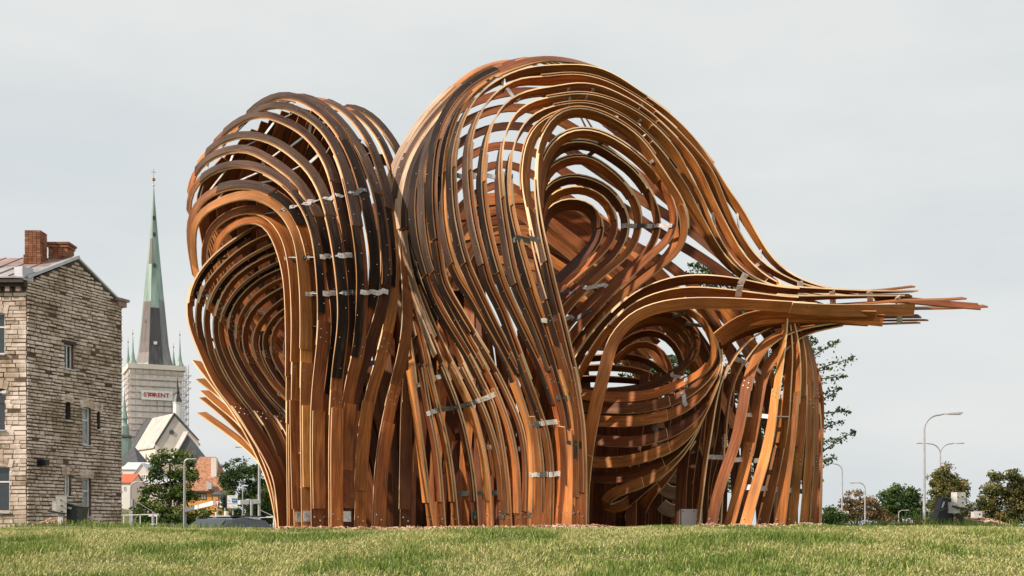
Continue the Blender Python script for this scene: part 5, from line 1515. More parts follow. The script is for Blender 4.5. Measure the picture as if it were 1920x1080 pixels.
LEAF_AU = leaf_material('turning_leaves', (0.06, 0.055, 0.02), (0.19, 0.125, 0.05), (0.42, 0.22, 0.11))
BARK = simple('bark', (0.07, 0.05, 0.038), rough=.9, var=.35, scale=8)

def leaves_mesh(name, centers, size, parent, mat, seed=0, tint=None, flat=.0):
    r = np.random.default_rng(seed)
    n = len(centers)
    c = np.asarray(centers)
    d = r.normal(size=(n, 3)); d[:, 2] *= (1 - flat); d /= np.linalg.norm(d, axis=1)[:, None]
    e = r.normal(size=(n, 3)); e -= np.sum(e * d, axis=1)[:, None] * d; e /= np.linalg.norm(e, axis=1)[:, None]
    s = size * r.uniform(.6, 1.35, n)[:, None]
    nn = np.cross(d, e)
    v = np.stack([c - d * s * .5, c + e * s * .30 + nn * s * .06, c + d * s * .5, c - e * s * .30 + nn * s * .06], axis=1).reshape(-1, 3) - origin_of(parent)
    me = bpy.data.meshes.new(name)
    me.vertices.add(4 * n); me.vertices.foreach_set('co', v.ravel())
    me.loops.add(4 * n); me.loops.foreach_set('vertex_index', np.arange(4 * n))
    me.polygons.add(n); me.polygons.foreach_set('loop_start', np.arange(0, 4 * n, 4)); me.polygons.foreach_set('loop_total', np.full(n, 4))
    me.update(calc_edges=True)
    t = r.random(n) if tint is None else np.clip(tint + r.normal(0, .16, n), 0, 1)
    a = me.attributes.new('tint', 'FLOAT', 'FACE'); a.data.foreach_set('value', t)
    me.materials.append(mat)
    o = bpy.data.objects.new(name, me); o.parent = parent; ORG[o.name] = origin_of(parent)
    return link(o)

def tree(name, label, Y, trunk_px, blobs, leaf, size, n_clumps, per, seed, group=None, trunk_r=.12, base=-1.25, dz=.8, sparse=.55):
    """blobs: (column, row, half width, half height) in photo pixels at distance Y"""
    r = np.random.default_rng(seed)
    root = P(trunk_px, HOR, Y); root[2] = base
    t = empty(name, root)
    tag(t, label, 'tree', group)
    sc_ = Y / F_PX
    areas = np.array([b[2] * b[3] for b in blobs], float); areas /= areas.sum()
    tk = MB()
    top = P(np.mean([b[0] for b in blobs]), min(b[1] for b in blobs), Y)
    path = [root + (top - root) * f + np.array((math.sin(f * 5 + seed) * .1, 0, 0)) * trunk_r * 8 for f in np.linspace(0, .92, 7)]
    path[0] = root
    tk.tube(path, [trunk_r * (1.15 - f) + .012 for f in np.linspace(0, 1, 7)], 7)
    pts, tints = [], []
    for bi, (bx, by, rx, ry) in enumerate(blobs):
        c = P(bx, by, Y) + np.array((0, r.uniform(-.5, .5) * dz * rx * sc_, 0))
        s0 = path[min(5, max(1, int(1 + 4 * np.clip((c[2] - root[2]) / (top[2] - root[2] + 1e-6) - .25, 0, 1))))]
        mid = (s0 + c) / 2 + np.array((0, 0, -.06 * np.linalg.norm(c - s0)))
        tk.tube([s0, mid, c], [trunk_r * .42, trunk_r * .26, trunk_r * .1], 5)
        nc = max(3, int(n_clumps * .62 * areas[bi]))
        for _ in range(nc):
            q = r.normal(size=3); q /= np.linalg.norm(q)
            rr = r.random() ** .38
            cc = c + q * rr * np.array((rx, rx * dz, ry)) * sc_
            m = int(per * r.uniform(1.0, 2.6))
            sp = size * r.uniform(1.3, 2.6)
            e_ = r.normal(size=(m, 3)); e_ /= np.linalg.norm(e_, axis=1)[:, None]
            pts.append(cc + e_ * (r.random((m, 1)) ** .5) * sp * np.array((1.15, 1.15, .75)))
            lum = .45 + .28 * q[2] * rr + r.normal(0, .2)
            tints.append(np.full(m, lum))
            if rr > .75 and r.random() < .25:
                tk.tube([c + (cc - c) * .2, cc], [trunk_r * .1, trunk_r * .04], 4)
    tk.build('trunk', BARK, t)
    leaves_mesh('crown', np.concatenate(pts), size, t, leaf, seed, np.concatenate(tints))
    return t
tree('maple_tree', 'green maple with loose dark foliage in front of the church houses', 70, 318,
     [(300, 865, 14, 20), (320, 852, 16, 16), (348, 862, 16, 16), (288, 890, 16, 16), (330, 890, 26, 22), (355, 895, 16, 14), (275, 915, 16, 14), (310, 925, 34, 24), (345, 930, 26, 24), (268, 945, 18, 18), (300, 960, 40, 22), (345, 965, 36, 20), (262, 968, 14, 16), (385, 968, 24, 14)],
     LEAF, .19, 420, 22, 11, trunk_r=.13)
tree('round_tree', 'dense round green tree behind the traffic sign mast', 120, 455,
     [(455, 885, 42, 25), (430, 900, 26, 24), (490, 895, 30, 30), (460, 925, 48, 30), (500, 940, 40, 30), (440, 955, 40, 26), (520, 960, 30, 26)],
     LEAF_DK, .26, 520, 26, 12, trunk_r=.22)
tree('young_tree', 'yellow green young tree at the foot of the left lobe', 62, 508,
     [(503, 930, 16, 18), (490, 950, 20, 16), (516, 955, 16, 20), (500, 972, 26, 12), (470, 975, 20, 10)], LEAF, .15, 220, 18, 13, trunk_r=.07)
tree('drooping_tree', 'tall drooping olive green tree behind the twin arm lamp', 105, 1782,
     [(1772, 880, 10, 12), (1765, 896, 18, 16), (1785, 905, 22, 20), (1752, 915, 14, 22), (1770, 935, 26, 26), (1800, 925, 14, 22), (1755, 955, 16, 24), (1808, 915, 9, 14), (1790, 965, 28, 20)], LEAF_OL, .24, 360, 24, 14, trunk_r=.17)
tree('oak_tree', 'round dark green tree between the low street lamps', 100, 1692,
     [(1692, 925, 26, 18), (1672, 935, 20, 18), (1712, 938, 20, 20), (1690, 955, 36, 22), (1665, 962, 18, 18), (1722, 962, 16, 20)], LEAF_DK, .24, 330, 24, 15, trunk_r=.18)
tree('rust_tree', 'sparse reddish brown tree beside the curved street lamps', 90, 1606,
     [(1602, 925, 16, 8), (1590, 945, 18, 14), (1620, 945, 22, 14), (1606, 962, 34, 16), (1640, 960, 20, 18), (1578, 968, 22, 14), (1652, 975, 22, 10)], LEAF_AU, .2, 230, 18, 16, trunk_r=.1)
tree('hedge_tree', 'big spreading olive and rust tree at the right edge', 80, 1905,
     [(1868, 893, 20, 9), (1895, 892, 20, 10), (1915, 905, 24, 16), (1858, 918, 14, 12), (1885, 925, 34, 22), (1930, 930, 40, 30), (1850, 950, 24, 22), (1900, 955, 44, 26), (1960, 940, 50, 44), (1838, 970, 20, 12), (1880, 975, 40, 14)], LEAF_OL, .21, 560, 26, 17, trunk_r=.2)
tree('low_bush', 'low dark green bush at the right foot of the pavilion', 60, 1560,
     [(1556, 962, 14, 10), (1570, 970, 18, 12), (1548, 975, 14, 10)], LEAF_DK, .14, 120, 18, 18, trunk_r=.05)
tree('dark_bush', 'dark leafy bush seen under the funnel of the pavilion', 24, 1130,
     [(1118, 950, 26, 20), (1140, 962, 28, 20), (1110, 972, 22, 14), (1160, 970, 30, 16), (1185, 960, 24, 20), (1090, 950, 24, 24)], LEAF_DK, .075, 330, 22, 19, trunk_r=.04, base=-1.1)

# tree close behind the pavilion: long leafy sprays
def spray_tree():
    r = np.random.default_rng(31)
    Y = 15.5
    root = P(1440, HOR, Y); root[2] = float(ground_z(root[0], Y))
    t = empty('elm_tree', root)
    tag(t, 'tree with long horizontal leafy sprays close behind the right leg of the pavilion', 'tree')
    tk = MB()
    tp = [P(1440 + 8 * math.sin(k), 984 - k * 60, Y) for k in range(9)]; tp[0] = root
    tk.tube(tp, [.10 - .010 * k for k in range(9)], 7)
    pts, tint = [], []
    ends = [(1600, 672, -.4), (1570, 640, .1), (1585, 706, .6), (1560, 690, -.2), (1575, 728, .1), (1565, 740, .4), (1592, 772, .2), (1603, 808, -.1), (1580, 790, .5), (1566, 826, .1), (1566, 858, -.3), (1555, 862, .3), (1538, 655, .2), (1530, 640, -.2)]
    for k in range(64):
        ends.append((r.uniform(1300, 1545), r.uniform(612, 930), r.uniform(-.8, .9)))
    for k in range(34):
        ends.append((r.uniform(1135, 1330), r.uniform(655, 745), r.uniform(-.4, .8)))
    for k in range(14):
        ends.append((r.uniform(1285, 1360), r.uniform(496, 560), r.uniform(-.3, .6)))
    for (ex, ey, dy) in ends:
        e = P(ex, ey, Y + dy)
        k = min(8, max(1, int((984 - ey) / 60 - r.uniform(0, 1.2))))
        s = tp[k]
        m = (s + e) / 2 + np.array((0, 0, .10 + .05 * r.random()))
        path = [s * (1 - f) ** 2 + m * 2 * f * (1 - f) + e * f * f for f in np.linspace(0, 1, 7)]
        tk.tube(path, [.022 * (1 - f) + .004 for f in np.linspace(0, 1, 7)], 4, cap=False)
        L = np.linalg.norm(e - s)
        nl = int(95 * min(L, 1.6))
        f = 1 - r.random(nl) ** 1.4 * min(1.0, .95 / max(L, .4))
        f = np.clip(f, 0, 1)
        q = np.array([s * (1 - x) ** 2 + m * 2 * x * (1 - x) + e * x * x for x in f])
        wdt = .075 * np.clip((1.05 - f) * 5, .25, 1)[:, None]
        pts.append(q + r.normal(size=(nl, 3)) * wdt * np.array((.8, .8, .55)))
        tint.append(np.full(nl, r.uniform(.2, .6)))
    tk.build('trunk', BARK, t)
    leaves_mesh('crown', np.concatenate(pts), .052, t, LEAF_DK, 5, np.concatenate(tint))
spray_tree()

# ------------------------------------------------------------------ street lamps, masts, signs
POLE = simple('galvanised_pole', (0.42, 0.40, 0.43), rough=.5, metal=.3, var=.12, scale=3)
LAMPH = simple('lamp_housing', (0.36, 0.31, 0.30), rough=.5, var=.15)
LENS = simple('lamp_lens', (0.6, 0.6, 0.6), rough=.25)
GB = -1.25
def lamp(label, px, top, Y, reach, drop, r_=.06, head=.75, hr=.11, sides=(1,), group='street lamps', base=GB, tilt=.05):
    b = P(px, HOR, Y); b[2] = base
    t = empty('street_lamp', b)
    tag(t, label, 'street lamp', group)
    zt = P(px, top, Y)[2]
    rc = abs(reach) * Y / F_PX
    rad_ = min(rc * .75, drop * Y / F_PX)
    MB().tube([b, b + zup * (zt - rad_ - base) * .5, (b[0], b[1], zt - rad_)], [r_ * 1.25, r_ * 1.1, r_ * .8], 10).build('pole', POLE, t)
    for sd in sides:
        path = []
        for k in range(9):
            an = k / 8 * math.pi / 2
            path.append(np.array((b[0] + sd * rad_ * (1 - math.cos(an)), Y, zt - rad_ + rad_ * math.sin(an))))
        path.append(np.array((b[0] + sd * rc, Y, zt + tilt * rc)))
        MB().tube(path, [r_ * .75] * 9 + [r_ * .6], 8).build('arm', POLE, t)
        c = path[-1] + np.array((sd * head * .45, 0, 0.0))
        h = MB()
        prof = [(-.5, .3), (-.2, .8), (.25, 1.0), (.45, .8), (.5, .4)]
        vsx, fs = [], []
        for x, w_ in prof:
            for y, z in ((-1, -.35), (1, -.35), (.8, .5), (-.8, .5)):
                vsx.append(c + np.array((sd * x * head, y * hr * w_, z * hr * w_ + tilt * x * head)))
        for k in range(len(prof) - 1):
            for q in range(4): fs.append((4 * k + q, 4 * k + (q + 1) % 4, 4 * k + 4 + (q + 1) % 4, 4 * k + 4 + q))
        fs += [(3, 2, 1, 0), (16, 17, 18, 19)]
        h.mesh(vsx, fs)
        hd = h.build('lamp_head', LAMPH, t)
        MB().box(c + np.array((sd * .1 * head, 0, -.4 * hr)), (head * .6, hr * 1.3, .03)).build('lens', LENS, hd)
    return t
lamp('tall single arm street lamp rising from the wood chip bed', 1733, 778, 78, 38, 40, r_=.085, head=1.35, hr=.16, tilt=.06)
lamp('twin arm street lamp in front of the drooping tree', 1763, 832, 110, 26, 20, r_=.085, head=1.1, hr=.1, sides=(-1, 1), tilt=.03)
lamp('curved street lamp whose arm reaches towards the pavilion right leg', 1579, 870, 85, 18, 14, r_=.06, head=.7, hr=.1, sides=(-1,))
lamp('low curved street lamp in front of the reddish tree', 1622, 905, 88, 16, 14, r_=.06, head=.6, hr=.09, sides=(-1,), tilt=-.03)
lamp('very low street lamp in front of the round dark green tree', 1685, 957, 95, 9, 8, r_=.05, head=.5, hr=.08)
lamp('slim street lamp between the oak and the tall lamp', 1718, 941, 120, 12, 8, r_=.06, head=.5, hr=.08)
lamp('street lamp standing right of the maple tree', 346, 861, 66, 10, 12, r_=.075, head=.45, hr=.08)
lamp('curved street lamp beside the stone house corner', 245, 904, 80, 14, 12, r_=.07, head=.6, hr=.09)
lamp('street lamp in front of the stone house whose head hangs by the dark framed window', -12, 736, 44, 14, 8, r_=.05, head=.36, hr=.15, tilt=.0)
# straight lamps by the masts
t = empty('street_lamp', P(455, HOR, 90)); t.location[2] = GB; ORG[t.name] = np.array(t.location)
tag(t, 'straight white street lamp with a flat head beside the direction sign', 'street lamp', 'street lamps')
b = np.array(t.location)
MB().tube([b, (b[0], b[1], P(0, 912, 90)[2])], [.055, .045], 8).build('pole', POLE, t)
MB().box(P(459.5, 910.5, 90), (.42, .16, .1)).build('lamp_head', LENS, t)

WHITEM = simple('white_mast', (0.74, 0.72, 0.71), rough=.5, var=.06)
def gantry(label, px, top, Y, arm_to, arm_y0, arm_y1, r_=.07):
    b = P(px, HOR, Y); b[2] = GB
    t = empty('sign_mast', b)
    tag(t, label, 'mast', 'sign masts by the road')
    MB().tube([b, P(px, top, Y)], [r_ * 1.1, r_ * .8], 8).build('pole', POLE, t)
    a0, a1 = P(px, arm_y0, Y), P(arm_to[0], arm_y1, arm_to[1])
    MB().bar(a0, a1, .14, .20).build('arm', WHITEM, t)
    mid = a0 * .45 + a1 * .55
    MB().bar(mid - (a1 - a0) / np.linalg.norm(a1 - a0) * .06, mid + (a1 - a0) / np.linalg.norm(a1 - a0) * .06, .2, .27).build('coupling', POLE, t)
    return t
gantry('tall grey sign mast with a white arm next to the direction sign', 486, 862, 52, (448, 50), 940, 942)
g2 = gantry('sign mast with a long white arm behind the car roof', 347.5, 940, 58, (402, 48), 957, 943, r_=.06)
lm = lamp('thin lamp on the tall sign mast beside the leaning board ends', 487, 840, 52.6, 34, 8, r_=.04, head=.35, hr=.05, sides=(-1,))
# stub poles
for px, y0, Y, lb in ((471.5, 938, 44, 'short white post between the sign masts'), (249, 936, 70, 'stout white post by the bank of grass'), (287, 965, 40, 'small white T shaped ground post')):
    b = P(px, HOR, Y); b[2] = GB
    t = empty('post', b); tag(t, lb, 'post')
    MB().tube([b, P(px, y0, Y)], [.05, .05] if px != 249 else [.1, .1], 8).build('shaft', POLE, t)
    if px == 287: MB().box(P(px, 967, Y), (.32, .06, .05)).box(P(px, 983, Y), (.2, .1, .04)).build('crossbar', WHITEM, t)
# fence rails and stays
for a, b, Y0, lb in (((228, 966), (298, 964), 68, 'thin white fence rail by the stone house'), ((455, 971), (517, 969), 50, 'thin rail behind the car')):
    pa, pb = P(*a, Y0), P(*b, Y0)
    t = empty('rail_fence', ((pa[0] + pb[0]) / 2, Y0, GB)); tag(t, lb, 'fence')
    MB().bar(pa, pb, .05, .06).build('rail', WHITEM, t)
    for f in (.06, .5, .94):
        q = pa + (pb - pa) * f
        MB().bar((q[0], q[1], GB), q, .05, .05).build('fence_post', WHITEM, t)
for a, b, Y0, lb in (((255, 940), (300, 968), 66, 'wire stay beside the maple tree'), ((487, 956), (517, 970), 51, 'wire stay of the tall sign mast')):
    o = MB().tube([P(*a, Y0), P(*b, Y0)], .018, 5).build('wire_stay', POLE)
    tag(o, lb, 'wire')
BLUE = simple('sign_blue', (0.03, 0.16, 0.48), rough=.4, var=.05)
SGREY = simple('sign_print', (0.25, 0.26, 0.28), rough=.5, var=.05)
SRED = simple('sign_red', (0.55, 0.05, 0.03), rough=.4, var=.05)
def sign_board(name, label, px0, px1, y0, y1, Y, post=True, th=.06):
    a, b = P(px0, y1, Y), P(px1, y0, Y)
    c = (a + b) / 2
    t = empty(name, (c[0], Y, GB)); tag(t, label, 'sign')
    MB().box(c, (b[0] - a[0], th, b[2] - a[2])).build('board', WHITEM, t)
    if post: MB().tube([(c[0], Y + .08, GB), (c[0], Y + .08, c[2])], .04, 8).build('post', POLE, t)
    return t, c
SX = lambda px, py, Y: P(px, py, Y)
t, c = sign_board('direction_sign', 'white direction sign with a blue panel beside the traffic light', 426.5, 445.5, 929, 953, 49.5)
MB().box(P(439.5, 938.5, 49.46), (.23, .02, .165)).build('blue_panel', BLUE, t)
for (x0, x1, yy) in ((429.5, 442, 931.5), (436, 443, 938.5), (433, 442, 949)):
    n_ = int((x1 - x0) / 1.3)
    for q in range(n_):
        px = x0 + (x1 - x0) * (q + .5) / n_
        MB().box(P(px, yy, 49.42), (.018, .01, .03)).build('print_mark', SGREY if yy != 938.5 else WHITEM, t)
for yy in (938, 951):
    MB().prism([P(428.6 + a, yy + b_, 49.44) for a, b_ in ((-.8, 0), (.8, 0), (0, -2.4))], (0, .01, 0)).bar(P(428.6, yy, 49.44), P(428.6, yy + 2, 49.44), .02, .01).build('arrow', SGREY, t)
MB().box(P(436, 944.2, 49.46), (.45, .01, .012)).build('divider', SGREY, t)
# traffic light seen from behind
t = empty('traffic_light', P(420, HOR, 49.8)); t.location[2] = GB; ORG[t.name] = np.array(t.location)
tag(t, 'dark traffic light with hooded lamps left of the direction sign', 'traffic light')
MB().box(P(422.5, 940, 49.8), (.12, .16, .56)).build('housing', BLACKP, t)
for k in range(3): MB().tube([P(421.4, 933 + k * 6.6, 49.8), P(416, 933 + k * 6.6, 49.6)], [.07, .075], 8).build('hood', BLACKP, t)
for k in range(2): MB().box(P(414.5, 941 + k * 8, 49.9), (.12, .05, .13)).build('side_plate', WHITEM, t)
MB().tube([(P(422, 0, 49.8)[0], 49.8, GB), P(422, 950, 49.8)], .04, 8).build('post', POLE, t)
def yield_sign(px, py, w_, h_, Y, label):
    t = empty('yield_sign', P(px, HOR, Y)); t.location[2] = GB; ORG[t.name] = np.array(t.location)
    tag(t, label, 'sign')
    tri = lambda s, dy: [P(px + a * w_ * s, py + b_ * h_ * s - h_ * .07 * (1 - s), Y + dy) for a, b_ in ((-.5, -.5), (.5, -.5), (0, .5))]
    MB().prism(tri(1, 0), (0, .03, 0)).build('board', SRED, t)
    MB().prism(tri(.66, -.012), (0, .008, 0)).build('white_field', WHITEM, t)
    MB().tube([(P(px, 0, Y)[0], Y + .06, GB), P(px, py, Y + .06)], .03, 8).build('post', POLE, t)
yield_sign(407.5, 945, 7.5, 16, 47.5, 'narrow red bordered yield sign at the end of the long white arm')
yield_sign(482.5, 980.5, 8, 14, 46, 'low red bordered yield sign at the foot of the tall sign mast')
t, c = sign_board('arrow_sign', 'long white signboard with grey lettering and a slanting arrow by the lamp post', 1568, 1591, 958.5, 963, 84)
text_mesh('lettering', 'NOTE OUT', .16, P(1577, 960.8, 83.95), (np.array((1., 0, 0)), np.array((0, 1., 0)), zup), SGREY, t, .0)
MB().bar(P(1586.2, 962.2, 83.94), P(1588.4, 959.8, 83.94), .05, .02).build('arrow', BLACKP, t)
t, c = sign_board('parking_sign', 'white and red signboard low beside the lamp post', 1570.5, 1588, 971.5, 977, 83)
MB().box(P(1581, 974, 82.95), (.48, .02, .09)).build('red_panel', SRED, t)
t, c = sign_board('blue_sign', 'low blue and white signboard under the red one', 1571, 1593, 978, 982, 82.5)
MB().box(P(1581, 979, 82.45), (.8, .02, .06)).build('blue_panel', BLUE, t)
t = empty('barrier', P(1560, HOR, 86)); t.location[2] = GB; ORG[t.name] = np.array(t.location); tag(t, 'grey horizontal barrier beam crossing to the lamp post right of the pavilion', 'barrier')
MB().bar(P(1540, 954, 86), P(1580, 954, 86), .1, .16).build('beam', POLE, t)
MB().bar((P(1545, 0, 86)[0], 86.1, GB), P(1545, 954, 86.1), .1, .1).build('upright', POLE, t)
# red pedestal posts with round heads behind the car
for px, y0, y1, w_ in ((405.5, 960, 968, 4.6), (424.5, 959, 969, 9)):
    b = P(px, HOR, 40); b[2] = GB
    t = empty('vent_cap', b); tag(t, 'small pale round vent cap behind the car' if w_ < 6 else 'larger brick coloured vent cap behind the car', 'vent')
    rr = w_ / 2 * 40 / F_PX
    zt, zm = P(0, y0, 40)[2], P(0, y1, 40)[2]
    MB().lathe((b[0], 40, 0), [(rr * .8, GB), (rr * .8, zm), (rr, zm + .01), (rr, zt - .02), (rr * .8, zt)], 12).build('stack', PINKW, t)
o = MB().prism([P(404, 968, 41), P(444, 968, 41), P(450, 971, 40), P(398, 971, 40)], (0, 0, -.03)).build('kiosk_roof', SRED); tag(o, 'flat red roof strip of a low kiosk behind the car', 'kiosk roof')

# ------------------------------------------------------------------ the car behind the crest
def car():
    CYc = 36.0
    cc = P(421, HOR, CYc); cc[2] = GB
    t = empty('parked_car', cc)
    tag(t, 'dark grey estate car with only its roof showing over the crest', 'car')
    PAINT = simple('car_paint', (0.05, 0.05, 0.055), rough=.25, spec=.7, var=.1)
    an = R(62)
    X, Yv = np.array((math.cos(an), math.sin(an), 0)), np.array((-math.sin(an), math.cos(an), 0))
    L, W, H = 2.3, 1.0, 1.5
    sec = [(-2.15, .35, .62, .80), (-2.1, .35, .85, .85), (-1.2, .3, .98, .88), (-.55, .28, 1.42, .70), (.2, .28, 1.50, .68), (1.1, .28, 1.45, .68), (1.85, .3, 1.05, .82), (2.05, .4, .85, .85)]
    prof_lo = [(x, z0) for x, z0, z1, w_ in sec]
    vsx, fs = [], []
    k = 1.0
    for x, z0, z1, w_ in sec:
        zb = min(.92, z1)
        for y, z in ((-.88, z0), (-.9, zb * .75), (-.86 if z1 < 1 else -.84, zb), (-w_ * .95, z1 - .04), (-w_ * .6, z1 + .015), (w_ * .6, z1 + .015), (w_ * .95, z1 - .04), (.86 if z1 < 1 else .84, zb), (.9, zb * .75), (.88, z0)):
            vsx.append(cc + X * x * k + Yv * y + zup * z)
    n = 10
    for i in range(len(sec) - 1):
        for q in range(n - 1): fs.append((i * n + q, i * n + q + 1, (i + 1) * n + q + 1, (i + 1) * n + q))
    fs.append(tuple(range(n - 1, -1, -1))); fs.append(tuple(range((len(sec) - 1) * n, len(sec) * n)))
    MB().mesh(vsx, fs).build('body', PAINT, t, smooth=True)
    pt = lambda x, y, z: cc + X * x * k + Yv * y + zup * z
    MB().prism([pt(-.4, -.72, 1.40), pt(1.15, -.72, 1.40), pt(1.6, -.83, .98), pt(-1.0, -.85, .98)], -Yv * .02 - zup * 0).build('side_window', GLASS, t)
    MB().prism([pt(-.58, -.6, 1.42), pt(-.58, .6, 1.42), pt(-1.15, .72, 1.02), pt(-1.15, -.72, 1.02)], -X * .02 + zup * .02).build('windscreen', GLASS, t)
    for x in (-.9, .9):
        for y in (-.86, .86):
            wc = pt(x * 1.45, y, .32)
            wh = MB().tube([wc - Yv * .1, wc + Yv * .1], .32, 16).build('wheel', BLACKP, t)
            MB().tube([wc - Yv * .105 * np.sign(-y) * -1, wc + Yv * .115 * np.sign(y)], .19, 12).build('rim', ZINC, wh)
    MB().box(pt(.35, 0, 1.535), (1.0, 1.0, .035), rz=an).build('roof_panel', ZINC, t)
    for y in (-.62, .62): MB().bar(pt(-.4, y, 1.54), pt(1.3, y, 1.52), .03, .04).build('roof_rail', BLACKP, t)
car()

# ------------------------------------------------------------------ floodlights on their chip beds
CONC = simple('pale_concrete', (0.60, 0.56, 0.53), rough=.85, var=.12, scale=20, bump=.2)
STICK = simple('white_label', (0.55, 0.60, 0.62), rough=.4, var=.05)
def flood(px, Y, label, row, house, blocks, bar, stem, lab, holes):
    b = P(px, row, Y)
    t = empty('floodlight', b)
    tag(t, label, 'floodlight', 'floodlights lighting the pavilion')
    q = lambda x, y, z: b + np.array((x, y, z))
    for k, pts in enumerate(house):
        h = MB().prism([q(x, .0, z) for x, z in pts], (0, .16, 0)).build('housing', BLACKP, t)
        MB().bar(q(pts[0][0], -.004, pts[0][1]), q(pts[1][0], -.004, pts[1][1]), .02, .012).build('rim', STEEL_D, h)
    MB().prism([q(x, -.003, z) for x, z in lab], (0, -.004, 0)).build('label', STICK, t)
    for x0, x1, z0, z1 in blocks:
        bl = MB().box(q((x0 + x1) / 2, -.03, (z0 + z1) / 2), (x1 - x0, .09, z1 - z0), rz=.35).build('concrete_block', CONC, t)
    for x, z in holes:
        MB().tube([q(x, -.07, z), q(x, -.092, z)], .007, 8).build('hole', BLACKP, t)
    MB().bar(q(bar[0][0], -.09, bar[0][1]), q(bar[1][0], -.09, bar[1][1]), .02, .018).build('bracket', BLACKP, t)
    MB().bar(q(stem[0][0], -.05, stem[0][1]), q(stem[1][0], -.05, stem[1][1]), .055, .04).build('stem', CONC if px < 960 else BLACKP, t)
flood(126, 12.0, 'black floodlight with concrete blocks in front of the stone house', 981,
      [[(0, .216), (.175, .181), (.147, .0), (-.01, -.01)]], [(-.108, .002, .112, .293), (-.149, -.104, .138, .237)],
      ((-.173, .134), (.009, .1)), ((-.045, .1), (-.045, -.03)), [(.009, .182), (.052, .172), (.05, .152), (.009, .158)], [(-.035, .25), (-.03, .19), (-.028, .13)])
flood(1790, 12.0, 'black floodlight with concrete blocks under the twin arm lamp', 977,
      [[(-.17, .113), (-.063, .154), (-.01, .054), (-.02, -.02), (-.197, -.01)], [(-.127, .262), (-.03, .243), (-.063, .156), (-.17, .116)]],
      [(-.03, .085, .151, .313), (-.063, .024, .086, .205)], ((-.063, .162), (.164, .108)), ((.0, .075), (.094, -.02)),
      [(-.127, .212), (-.107, .212), (-.13, .145), (-.15, .145)], [(.0, .26), (.055, .265), (.055, .20)])
b = P(1831, 976, 12.4)
o = MB().box(b + (0, 0, .04), (.09, .09, .13)).build('concrete_stub', CONC); tag(o, 'small pale concrete stub on the chip bed right of the floodlight', 'block')
MB().tube([b + (.015, -.045, .07), b + (.015, -.048, .07)], .01, 8).build('hole', BLACKP, o, local=False)
# grey cabinet at the pavilion
b = P(1297, HOR, 9.5); b[2] = float(ground_z(b[0], 9.5)) - .01
t = empty('metal_cabinet', b)
tag(t, 'small pale grey metal box on the ground inside the pavilion', 'box')
CAB = simple('cabinet_paint', (0.52, 0.45, 0.43), rough=.5, var=.06)
MB().box(b + (-.035, 0, .095), (.125, .12, .19)).build('front', CAB, t)
MB().prism([b + (.0285, -.06, 0), b + (.085, -.045, 0), b + (.085, -.045, .19), b + (.0285, -.06, .19)], (0, .10, 0)).build('side', CAB, t)
for x in (-.085, .01): MB().tube([b + (x, -.06, .17), b + (x, -.064, .17)], .006, 6).build('screw', STEEL_D, t)

# ------------------------------------------------------------------ wood chips
CHIPM = [simple('wood_chips_light', (0.60, 0.40, 0.28), rough=.85, var=.3, scale=30), simple('wood_chips_dark', (0.34, 0.19, 0.12), rough=.85, var=.3, scale=30)]
def chips(name, label, spots, n, size, seed):
    r = np.random.default_rng(seed)
    m = MB()
    for _ in range(n):
        cx, cy, rx, ry, hh = spots[r.integers(len(spots))]
        a = r.normal(size=2) * .5
        x, y = cx + a[0] * rx, cy + a[1] * ry
        z = float(ground_z(x, y)) + hh * math.exp(-(a[0] ** 2 + a[1] ** 2) * 2) + r.random() * .012
        d = r.normal(size=3); d[2] *= .35; d /= np.linalg.norm(d)
        e = np.cross(d, r.normal(size=3)); e /= np.linalg.norm(e)
        m.box((x, y, z), (size * r.uniform(.5, 1.6), size * r.uniform(.25, .5), size * .12), axes=(d, e, np.cross(d, e)), m=int(r.random() < .35))
    o = m.build(name, CHIPM)
    tag(o, label, 'wood chips', kind='stuff')
wx = lambda px, Y: (px - 960) / F_PX * Y
chips('wood_chips', 'heap of pale wood chips under the left floodlight', [(wx(105, 12.3), 12.3, .22, .12, .06), (wx(150, 12.3), 12.3, .30, .12, .025), (wx(90, 12.3), 12.3, .2, .1, .03)], 520, .04, 1)
chips('wood_chips', 'bed of pale wood chips under the right floodlight', [(wx(1750, 12.2), 12.2, .3, .12, .03), (wx(1800, 12.2), 12.2, .35, .12, .03), (wx(1845, 12.2), 12.2, .3, .12, .04), (wx(1700, 12.2), 12.2, .18, .1, .01)], 800, .04, 2)
chips('wood_chips', 'thin scatter of wood chips along the pavilion feet', [(wx(x_, 8.5), 8.5, .2, .12, .03) for x_ in list(range(540, 1130, 34)) + list(range(1330, 1560, 60))], 2200, .03, 3)

